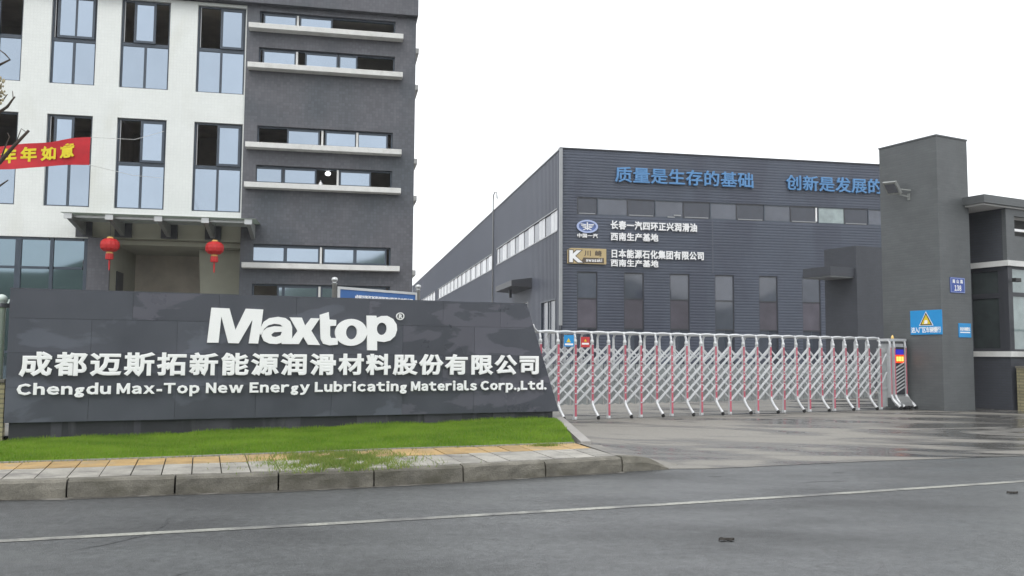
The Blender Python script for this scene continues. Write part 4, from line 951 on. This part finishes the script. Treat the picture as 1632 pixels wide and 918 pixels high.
mb = MB(); mb.box(.08, .1, sw[0], sw[1], sw[2], sw[3]); mb.obj('pane', M['farpane'], fm)
mb = MB(); mb.prism([(0, 5.95), (-1.25, 5.78), (-1.25, 5.45), (0, 5.35)], 7.0, 12.4, 'y')
mb.v = [(v[0], v[1], v[2]) for v in mb.v]; mb.obj('door_canopy', M['darktrim'], fac)
mb = MB(); mb.box(-.9, -.75, 9.5, 9.65, 4.9, 5.45); mb.obj('canopy_lamp', M['darktrim'], fac)
mb = MB(); mb.tube([(-.1, 20.3, .2), (-.1, 20.3, 12.9), (-.12, 20.1, 13.2), (-.12, 19.5, 13.35), (-.12, 18.8, 13.2), (-.12, 18.5, 12.7)], .05, 8); mb.obj('roof_ladder_rail', M['trim'], fac, True)
# lettering on the facade
cjk_row('质量是生存的基础', 2.92, 10.66, 10.44, 11.27, -.04, .09, M['blue_letter'], fac, bold=.018, fill=.86)
cjk_row('创新是发展的', 12.65, 18.38, 10.44, 11.27, -.04, .09, M['blue_letter'], fac, bold=.018, fill=.86)
cjk_row('长春一汽四环正兴润滑油', 2.64, 7.41, 7.95, 8.40, -.04, .06, M['white'], fac, bold=.03, fill=.86)
cjk_row('西南生产基地', 2.64, 5.22, 7.36, 7.78, -.04, .06, M['white'], fac, bold=.03, fill=.86)
cjk_row('日本能源石化集团有限公司', 2.64, 7.79, 6.45, 6.90, -.04, .06, M['white'], fac, bold=.03, fill=.86)
cjk_row('西南生产基地', 2.64, 5.22, 6.00, 6.38, -.04, .06, M['white'], fac, bold=.03, fill=.86)
# winged oval emblem
lg = thing('oval_emblem_sign', 'oval pale blue winged emblem sign on the factory front', 'sign', (*DO, 0), 11)
EC = (1.37, 8.05)
curve_solid([ell(*EC, .57, .345), ell(*EC, .47, .255)[::-1]], -.09, .08, None).obj('ring', M['logoblue'], lg)
mb = MB(); mb.prism(ell(*EC, .468, .253), -.045, -.0); mb.obj('disc', M['logodeep'], lg)
mb = MB()
mb.box(EC[0]-.03, EC[0]+.03, -.08, -.046, EC[1]-.19, EC[1]+.22)
for sgn in (-1, 1):
    for k, (zz, l0) in enumerate(((.10, .36), (.02, .33), (-.06, .26))):
        mb.prism([(EC[0]+sgn*.06, EC[1]+zz-.04), (EC[0]+sgn*l0, EC[1]+zz+.005), (EC[0]+sgn*l0, EC[1]+zz+.04), (EC[0]+sgn*.06, EC[1]+zz+.012)], -.08, -.046)
    mb.prism([(EC[0]+sgn*.03, EC[1]-.08), (EC[0]+sgn*.24, EC[1]-.17), (EC[0]+sgn*.20, EC[1]-.20), (EC[0]+sgn*.03, EC[1]-.13)], -.079, -.046)
mb.obj('winged_figure', M['white'], lg)
cjk_row('中国一汽', .83, 1.92, 7.46, 7.68, -.03, .04, M['white'], lg, bold=.03, fill=.86)
ks = thing('gold_nameplate', 'gold rectangular nameplate with large K on the factory front', 'sign', (*DO, 0), 11)
mb = MB(); mb.prism([(.30, 6.10), (2.38, 6.10), (2.38, 6.90), (.48, 6.90), (.30, 6.80)], -.10, -.02); mb.obj('plate', M['signgold'], ks)
mb = MB(); mb.prism([(1.0, 6.14), (2.25, 6.14), (2.25, 6.42), (1.15, 6.42)], -.108, -.101); mb.obj('dark_strip', M['signbrown'], ks)
g = glyph('K', .10); mb = MB(); put_glyph(mb, g, .36, 6.20, .95, .80, -.101, .01); mb.obj('letter_outline', M['signbrown'], ks)
g = glyph('K', .05); mb = MB(); put_glyph(mb, g, .37, 6.20, .95, .80, -.112, .012); mb.obj('letter', M['white'], ks)
cjk_row('川崎', 1.22, 2.12, 6.50, 6.80, -.101, .008, M['signbrown'], ks, bold=.025, fill=.6)
latin_row([('awasaki', 1.28, 2.15)], 6.21, .16, -.109, .008, M['white'], ks, join=True, bold=.04)

# distant pale building at the end of the lane
fb = thing('distant_building', 'pale distant building just visible beyond the factory side', 'building', (-20, 170, 0), 8)
mb = MB(); mb.box(0, 9, 0, 10, 0, 14.2); mb.obj('wall', M['far_wall'], fb)
mb = MB(); mb.box(-.3, 9.3, -.3, 10, 14.21, 14.6); mb.obj('roof', M['trim'], fb)
for k in range(4):
    mb = MB(); mb.box(.8, 8.4, -.06, -.005, 2.2+3.2*k, 3.6+3.2*k); mb.obj('window', M['farpane'], fb)

# ================================================================== OFFICE BUILDING (left)
OO = (-6.24, 28.6); off = thing('office_building', 'white and dark tiled office building with blue glass windows and white ledges', 'building', (*OO, 0), 11.3)
cols = [(-13.2, -11.85), (-10.7, -9.29), (-8.47, -7.14), (-6.42, -4.94), (-4.10, -2.60)]
r2, r3 = (5.91, 8.81), (9.79, 12.68)
wh = [(a, b, *r) for a, b in cols for r in (r2, r3)]
# white part: left of the dark bay; above the entrance it stops at 5.66
mb = MB(); holed(mb, -14.5, -7.12, 4.93, 12.78, [h for h in wh if h[1] < -7.12]+[(-14.5, -7.12, 0, 0)], 0, .3)
holed(mb, -7.12, -2.56, 5.66, 12.78, [h for h in wh if h[0] > -7.12], 0, .3); mb.obj('white_wall', M['white_tile'], off)
lw = [(-2.16, 2.27, 12.11, 12.62), (-2.16, 2.27, 10.80, 11.40), (-2.14, 2.24, 8.18, 8.79), (-2.14, 2.24, 6.88, 7.49), (-2.16, 2.24, 4.29, 4.91), (-2.16, 2.24, 3.02, 3.62)]
mb = MB(); holed(mb, -2.56, 2.97, .1, 12.80, lw, -.05, .35); mb.obj('dark_wall', M['dark_tile'], off)
mb = MB(); mb.box(-14.5, 3.02, -.28, 1, 12.80, 15.5); mb.obj('cornice', M['dark_tile'], off)
# side wall and back, floors, room partitions
mb = MB(); mb.box(2.72, 2.965, .301, 14, .1, 12.79); mb.obj('side_wall', M['dark_tile'], off)
mb = MB(); mb.box(-14.5, 2.7, 3.6, 3.8, .1, 13.2); mb.box(-14.6, -14.501, .31, 3.6, .1, 13.2)
for z in (5.25, 9.15, 12.74): mb.box(-14.5, 2.7, .31, 3.59, z, z+.24)
for u in (-11.3, -8.9, -6.8, -4.6, -2.45): mb.box(u, u+.12, .31, 3.59, 5.51, 9.14); mb.box(u, u+.12, .31, 3.58, 9.41, 12.73)
mb.obj('interior_walls', M['room'], off)
# white-wall windows ---------------------------------------------------------
FR_ = .055
def frame_bars(lst, y0=.10, y1=.18):
    mb = MB()
    for a, b, z0, z1 in lst: mb.box(a, b, y0, y1, z0, z1)
    return mb
def big_window(a, b, z0, z1, kind):
    zm = (z0+z1)/2; mid = (a+b)/2; t = .06
    bars = [(a+.001, a+t, z0+.001, z1-.001), (b-t, b-.001, z0+.001, z1-.001), (a+t, b-t, z1-t, z1-.001), (a+t, b-t, z0+.001, z0+t*.8), (a+t, b-t, zm-.055, zm+.055), (mid-.035, mid+.035, z0+t*.8, zm-.055)]
    panes = [(a+t, mid-.035, z0+t*.8, zm-.055), (mid+.035, b-t, z0+t*.8, zm-.055)]
    w_ = frame_bars(bars).obj('window', M['frame'], off)
    for p in panes: mb = MB(); mb.box(p[0], p[1], .135, .145, p[2], p[3]); mb.obj('pane', M['pane'], w_)
    # sashes in the upper half
    def sash(x0, x1, yy=.07, split=False):
        s = .075; mb = MB()
        for q in ((x0, x0+s, zm+.056, z1-t), (x1-s, x1, zm+.056, z1-t), (x0+s, x1-s, zm+.056, zm+.056+s), (x0+s, x1-s, z1-t-s, z1-t)): mb.box(q[0], q[1], yy-.02, yy+.025, q[2], q[3])
        if split: mb.box((x0+x1)/2-.03, (x0+x1)/2+.03, yy-.018, yy+.023, zm+.056+s, z1-t-s)
        mb.obj('sash', M['frame'], w_)
        mb = MB(); mb.box(x0+s, x1-s, yy, yy+.008, zm+.056+s, z1-t-s); mb.obj('pane', M['pane'], w_)
    if kind == 'right': sash(mid-.04, b-t)
    if kind == 'centre': sash(mid-.36, mid+.30)
    if kind == 'leftish': sash(a+.2, mid+.12)
    if kind == 'wide': sash(a+.16, b-.07, split=True)
    if kind == 'left': sash(a+t, mid+.04)
    if kind != 'left':
        mb = MB(); mb.box(a+t+.02, a+t+.045, .085, .10, zm+.06, z1-t); mb.obj('guide_rail', M['trim'], w_)
kinds2 = ['right', 'left', 'leftish', 'right', 'right']; kinds3 = ['wide', 'left', 'wide', 'centre', 'right']
for (a, b), k2, k3 in zip(cols, kinds2, kinds3): big_window(a, b, *r2, k2); big_window(a, b, *r3, k3)
# dark-wall ribbon windows: panes given in the photograph's x, 48.4 px per metre
def X(px): return (px-516)/48.4
rib = [
    (lw[0], [(418, 468), (474, 524)], [470.5], [], 12.14),
    (lw[1], [(418, 468), (484, 534), (537, 565)], [470.5], [], 10.85),
    (lw[2], [(459, 508), (518, 566), (569, 616)], [513, 568], [], 8.20),
    (lw[3], [(412, 452), (455, 504), (542, 590)], [538.5], [], 6.90),
    (lw[4], [(409, 459), (461, 512), (519, 567), (569, 617)], [515], [], 4.31),
    (lw[5], [(450, 458), (459, 511), (517, 566), (569, 617)], [514], [], 3.02)]
for (a, b, z0, z1), panes, posts, _, zs in rib:
    w_ = frame_bars([(a+.001, a+.05, z0+.001, z1-.001), (b-.05, b-.001, z0+.001, z1-.001), (a+.05, b-.05, z1-.05, z1-.001), (a+.05, b-.05, z0+.001, z0+.03)], .06, .16).obj('ribbon_window', M['frame'], off)
    for p0, p1 in panes:
        x0, x1 = X(p0)-.02, X(p1)+.02; s = .055; mb = MB(); yy = .05
        for q in ((x0, x0+s, z0+.031, z1-.051), (x1-s, x1, z0+.031, z1-.051), (x0+s, x1-s, z0+.031, z0+.031+s), (x0+s, x1-s, z1-.051-s, z1-.051)): mb.box(q[0], q[1], yy-.02, yy+.03, q[2], q[3])
        mb.obj('sash', M['frame'], w_)
        mb = MB(); mb.box(x0+s, x1-s, yy, yy+.008, z0+.031+s, z1-.051-s); mb.obj('pane', M['pane'], w_)
    for q in posts: mb = MB(); mb.box(X(q)-.035, X(q)+.03, .0, .04, z0+.03, z1-.05); mb.obj('white_post', M['shelf'], w_)
    if zs > 4:
        mb = MB(); mb.bevbox(-2.47, 2.52, -.40, -.051, z0-.19, z0-.02, .008); mb.obj('ledge', M['shelf'], off)
        mb = MB(); mb.box(2.966, 3.16, .9, 6, z0-.19, z0-.02); mb.obj('side_ledge', M['shelf'], off)
# lit lamp and hanging bottle in the fourth ribbon window
la = thing('ceiling_lamp', 'lit round ceiling lamp seen through the open ribbon window', 'lamp', (*OO, 0), 11.3)
mb = MB(); mb.lathe([(.02, 7.29), (.06, 7.30), (.09, 7.34), (.09, 7.38), (.04, 7.42)], (.14, .22, 0), 14); mb.obj('globe', M['lamp_on'], la)
mb = MB(); mb.tube([(.14, .22, 7.42), (.14, .22, 9.14)], .012, 6); mb.obj('cord', M['black'], la)
bo = thing('white_bottle', 'small white bottle standing on the sill of the open ribbon window', 'bottle', (*OO, 0), 11.3)
mb = MB(); mb.lathe([(.055, 6.912), (.06, 6.93), (.06, 7.0), (.03, 7.03), (.012, 7.06), (.012, 7.10)], (-.09, .10, 0), 12); mb.obj('body', M['white'], bo)
# ground floor: glazed front, dark pier, entrance
gf = [(-14.5, -7.17)]
bars = []; us_ = [-14.4, -13.1, -12.0, -10.85, -9.6, -8.62, -8.36, -7.75, -7.18]
us_ = [-13.4, -12.2, -11.0, -9.98, -9.12, -8.17, -7.19]
zz = [.5, 1.4, 2.8, 4.0, 4.9]
w_ = MB()
for i, u in enumerate(us_): t = .085 if i in (3, 4) else .05; w_.box(u-t, u+t, .04, .16, .4, 4.92)
for z in zz:
    for a, b in zip(us_, us_[1:]): w_.box(a+.086, b-.086, .05, .15, z-.055, z+.02)
w_ = w_.obj('shopfront_window', M['frame'], off)
for a, b in zip(us_, us_[1:]):
    for z0, z1 in zip(zz, zz[1:]): mb = MB(); mb.box(a+.05, b-.05, .09, .10, z0+.021, z1-.056); mb.obj('pane', M['gfpane'], w_)
mb = MB(); mb.box(-14.5, -7.13, .03, .3, .1, .4); mb.box(-7.12, -6.47, -.02, .10, .1, 4.95); mb.obj('ground_floor_pier', M['dark_tile'], off)
# entrance recess
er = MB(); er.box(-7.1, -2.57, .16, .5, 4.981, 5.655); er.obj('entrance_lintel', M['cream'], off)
er = MB(); er.box(-6.62, -6.475, .105, 7.0, .1, 4.979); er.box(-6.46, -2.57, .51, 7.0, 4.82, 4.97); er.obj('entrance_left_wall', M['cream'], off)
er = MB(); er.prism([(-3.75, .1), (-2.57, .1), (-2.57, 4.81), (-4.0, 4.81)], 1.2, 1.35); er.obj('entrance_right_wall', M['cream'], off)
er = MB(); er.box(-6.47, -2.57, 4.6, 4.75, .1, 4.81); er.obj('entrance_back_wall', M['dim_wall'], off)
er = MB(); er.box(-4.86, -4.3, 4.50, 4.59, 4.42, 4.66); er.obj('exit_sign_box', M['trim'], off)
er = MB(); er.box(-6.475, -6.44, .9, 1.75, 2.0, 4.0)
er.obj('louvre_door', M['platered'] if False else M['darktrim'], off)
# glass-and-steel entrance canopy
cn_ = thing('entrance_canopy', 'steel and glass canopy over the office entrance', 'canopy', (*OO, 0), 11.3)
CZ = 5.41
bx_ = [-7.25, -6.12, -4.75, -3.42, -2.17]
for x in bx_:
    mb = MB(); mb.prism([(-.03, 5.04), (-.03, 5.50), (-1.68, CZ+.02), (-1.68, CZ-.10)], x-.06, x+.06, 'x'); mb.obj('beam', M['grey_steel'], cn_)
    mb = MB(); mb.box(x-.11, x+.11, -1.76, -1.681, CZ-.12, CZ+.035); mb.obj('beam_end', M['steel'], cn_)
    mb = MB(); mb.box(x-.24, x+.24, -.02, .155, 5.0, 5.50) if x > -7.0 else mb.box(x-.24, x+.24, -.029, -.001, 4.96, 5.50)
    mb.obj('wall_plate', M['darktrim'], cn_)
for y in (-1.5, -1.1, -.7, -.3):
    for a, b in zip(bx_, bx_[1:]):
        mb = MB(); z = CZ+.03+(.07*(1.7+y)/1.7); mb.box(a+.061, b-.061, y-.03, y+.03, z-.09, z-.012); mb.obj('purlin', M['steel'], cn_)
for a, b in zip([-7.44, -6.12, -4.75, -3.42], [-6.12, -4.75, -3.42, -1.95]):
    mb = MB(); mb.add([(a+.005, -1.80, CZ+.04), (b-.005, -1.80, CZ+.04), (b-.005, -.06, CZ+.13), (a+.005, -.06, CZ+.13), (a+.005, -1.80, CZ+.055), (b-.005, -1.80, CZ+.055), (b-.005, -.06, CZ+.145), (a+.005, -.06, CZ+.145)],
                      [(3, 2, 1, 0), (4, 5, 6, 7), (0, 1, 5, 4), (1, 2, 6, 5), (2, 3, 7, 6), (3, 0, 4, 7)]); mb.obj('glass_sheet', M['canopy_glass'], cn_)
mb = MB(); mb.box(-7.12, -2.57, -.06, -.001, 5.60, 5.70); mb.obj('drip_edge', M['shelf'], cn_)
# lanterns
def lantern(x, y, z, label):
    t = thing('red_lantern', label, 'lantern', (x, y, z), 0, 'red lanterns hanging under the entrance canopy')
    prof = [(.08, .20), (.17, .175), (.245, .10), (.262, 0), (.245, -.10), (.17, -.175), (.08, -.20)]
    mb = MB(); mb.lathe(prof, n=28, flute=.045); mb.obj('lantern_body', M['lantern'], t)
    mb = MB(); mb.lathe([(.085, .20), (.09, .215), (.085, .24), (.05, .25)], n=16); mb.obj('top_ring', M['gold'], t)
    mb = MB(); mb.lathe([(.09, -.20), (.10, -.22), (.10, -.245), (.09, -.25)], n=16); mb.obj('bottom_ring', M['gold'], t)
    mb = MB(); mb.lathe([(.095, -.251), (.105, -.34), (.10, -.42), (.06, -.43)], n=20, flute=.1); mb.obj('fringe', M['lantern'], t)
    mb = MB(); mb.tube([(0, 0, -.43), (0, 0, -.55), (.005, 0, -.74)], [.02, .028, .018], 6); mb.obj('tassel', M['lantern'], t)
    mb = MB(); mb.tube([(0, 0, .25), (0, 0, CZ-.13-z)], .008, 5); mb.obj('hanging_cord', M['black'], t)
a11 = R(11.3)
for x, lab in ((-6.10, 'round red lantern under the canopy left of the entrance'), (-3.14, 'round red lantern under the canopy right of the entrance')):
    y = -1.6; lantern(OO[0]+x*math.cos(a11)-y*math.sin(a11), OO[1]+x*math.sin(a11)+y*math.cos(a11), 4.55, lab)

# ================================================================== BLUE BOARD behind the wall
bd = thing('company_board', 'blue company name board between steel posts behind the sign wall', 'sign board', (-3.445, 17.0, .15), math.degrees(math.atan2(1.7, 1.44)))
LBD = math.hypot(1.44, 1.7)
for u in (0, LBD):
    mb = MB(); mb.lathe([(.045, 0), (.045, 2.60), (.06, 2.605), (.03, 2.625), (.055, 2.65), (.065, 2.68), (.05, 2.715), (.01, 2.73)], (u, 0, 0), 14); mb.obj('post', M['steel'], bd, True)
mb = MB()
for q in ((.05, LBD-.05, 2.50, 2.55), (.05, LBD-.05, .8, .85), (.05, .12, .85, 2.50), (LBD-.10, LBD-.05, .85, 2.50), (.12, LBD-.10, 2.17, 2.215)): mb.box(q[0], q[1], -.03, .03, q[2], q[3])
mb.obj('board_frame', M['steel'], bd)
mb = MB(); mb.box(.121, LBD-.101, -.015, .015, 2.216, 2.499); mb.obj('blue_panel', M['boardblue'], bd)
mb = MB(); mb.box(.121, LBD-.101, -.015, .015, .851, 2.169); mb.obj('notice_panel', M['shelf'], bd)
cjk_row('成都迈斯拓新能源润滑材料股份有限公司', .50, LBD-.16, 2.29, 2.41, -.016, .004, M['white'], bd, join=True, bold=.03)

# ================================================================== BANNER
bn = thing('red_banner', 'red cloth banner with yellow Chinese characters strung in front of the office', 'banner', (-8, 18, 0), 5)
def btop(u): return 5.60+.13*(u+2.54)+.012*math.sin(u*5)
def bbot(u): return 5.12+.085*(u+2.54)+.02*math.sin(u*4+1)
def by(u, t): return .035*math.sin(u*3.2+t*2)+.02*math.sin(u*7)
vs = []; nn = 40
for i in range(nn+1):
    u = -6+(6-.76)*i/nn
    for j in range(7):
        t = j/6; vs.append((u, by(u, t), bbot(u)*(1-t)+btop(u)*t))
vb = [(v[0], v[1]+.004, v[2]) for v in vs]; b = len(vs)
fs = [(i*7+j, (i+1)*7+j, (i+1)*7+j+1, i*7+j+1) for i in range(nn) for j in range(6)]
mb = MB(); mb.add(vs+vb, fs+[tuple(b+k for k in f[::-1]) for f in fs]); mb.obj('cloth', M['red'], bn, True)
for i, ch in enumerate('年年如意'):
    g = glyph(ch, .04); ref = glyph('国', .04); mb = MB(); s = .31; u0 = -2.50+i*.385; zc = (btop(u0+.15)+bbot(u0+.15))/2-.145
    mb.add([((lambda u, z: (u, by(u, .5)-.012-.004*v[2], z))(u0+(v[0]-ref[2])*s, zc+(v[1]-ref[4])*s*1.0+.10*(v[0])*s) if True else 0) for v in g[0]], g[1])
    mb.obj('banner_character', M['yellow'], bn)
mb = MB(); mb.tube([(-.76, by(-.76, 1), btop(-.76)), (-1.5, 4.8, 6.95), (-2.26, 9.7, 8.4)], .006, 5)
mb.tube([(-.76, by(-.76, 0), bbot(-.76)), (-1.5, 4.8, 6.0), (-2.26, 9.7, 6.9)], .006, 5); mb.obj('rope', M['shelf'], bn)

# ================================================================== BARE TREE at the left edge
tr = thing('bare_tree', 'bare tree twigs reaching in at the left edge', 'tree', (-6.6, 8.9, 0))
mb = MB(); mb.tube([(0, 0, .1), (.03, .02, 1.5), (-.02, .05, 3), (.06, .0, 4.4), (.0, .05, 5.6)], [.10, .085, .07, .05, .03], 10); mb.obj('trunk', M['bark'], tr, True)
def wp(px, py, Y=9.0):   # point on a branch at distance Y, from a sight line, in the tree's own frame
    d = F+RX*((px-816)/1400)-UX*((py-459)/1400); k = Y/d.y; return (d.x*k+6.6, d.y*k-8.9, EYE+d.z*k)
def br(pts, r0, r1): 
    n = len(pts); mb = MB(); mb.tube(pts, [r0+(r1-r0)*i/(n-1) for i in range(n)], 6); mb.obj('branch', M['bark'], tr, True)
br([(0, .05, 2.6), (.6, .05, 3.1), wp(-40, 300), wp(0, 258), wp(22, 233), wp(46, 208)], .035, .013)
br([wp(0, 258), wp(6, 240), wp(15, 218), wp(12, 212)], .010, .004)
br([(.03, 0, 3.3), (.6, 0, 3.6), wp(-20, 200), wp(0, 178), wp(12, 170), wp(19, 160), wp(24, 154)], .025, .007)
br([wp(6, 174), wp(14, 166), wp(21, 158), wp(20, 145)], .009, .003)
br([wp(-5, 162), wp(6, 158), wp(12, 150)], .009, .004)
br([(.03, 0, 3.9), (.7, 0, 4.1), wp(-15, 110), wp(0, 103), wp(16, 95), wp(8, 86), wp(0, 80)], .02, .005)
br([wp(-60, 320), wp(0, 296), wp(13, 287)], .014, .006)
br([wp(24, 232), wp(32, 210), wp(34, 205), wp(41, 210)], .005, .003)
mb = MB(); rg2 = random.Random(4)
for _ in range(130):
    c = Vector(wp(rg2.gauss(-6, 6), rg2.gauss(148, 13), 9+rg2.uniform(-.1, .1))); r = rg2.uniform(.008, .022)
    mb.lathe([(.002, -r), (r*.8, -r*.3), (r*.7, r*.4), (.002, r)], tuple(c), 5)
mb.obj('dry_cluster', M['bud'], tr)

# ================================================================== DAMP AIR
hz = MB(); hz.box(-120, 120, -45, 200, -1.2, 16.5); ho = hz.obj('haze', M['white']); ho.data.materials.clear()
hm = bpy.data.materials.new('damp_air'); hm.use_nodes = True; t = hm.node_tree; t.nodes.clear()
pv = t.nodes.new('ShaderNodeVolumePrincipled'); pv.inputs['Color'].default_value = (.93, .95, 1, 1); pv.inputs['Density'].default_value = .0007; pv.inputs['Anisotropy'].default_value = 0
t.links.new(pv.outputs[0], t.nodes.new('ShaderNodeOutputMaterial').inputs['Volume']); ho.data.materials.append(hm); ho['kind'] = 'stuff'
ho['label'] = 'thin damp haze over the yard and road'; ho['category'] = 'haze'
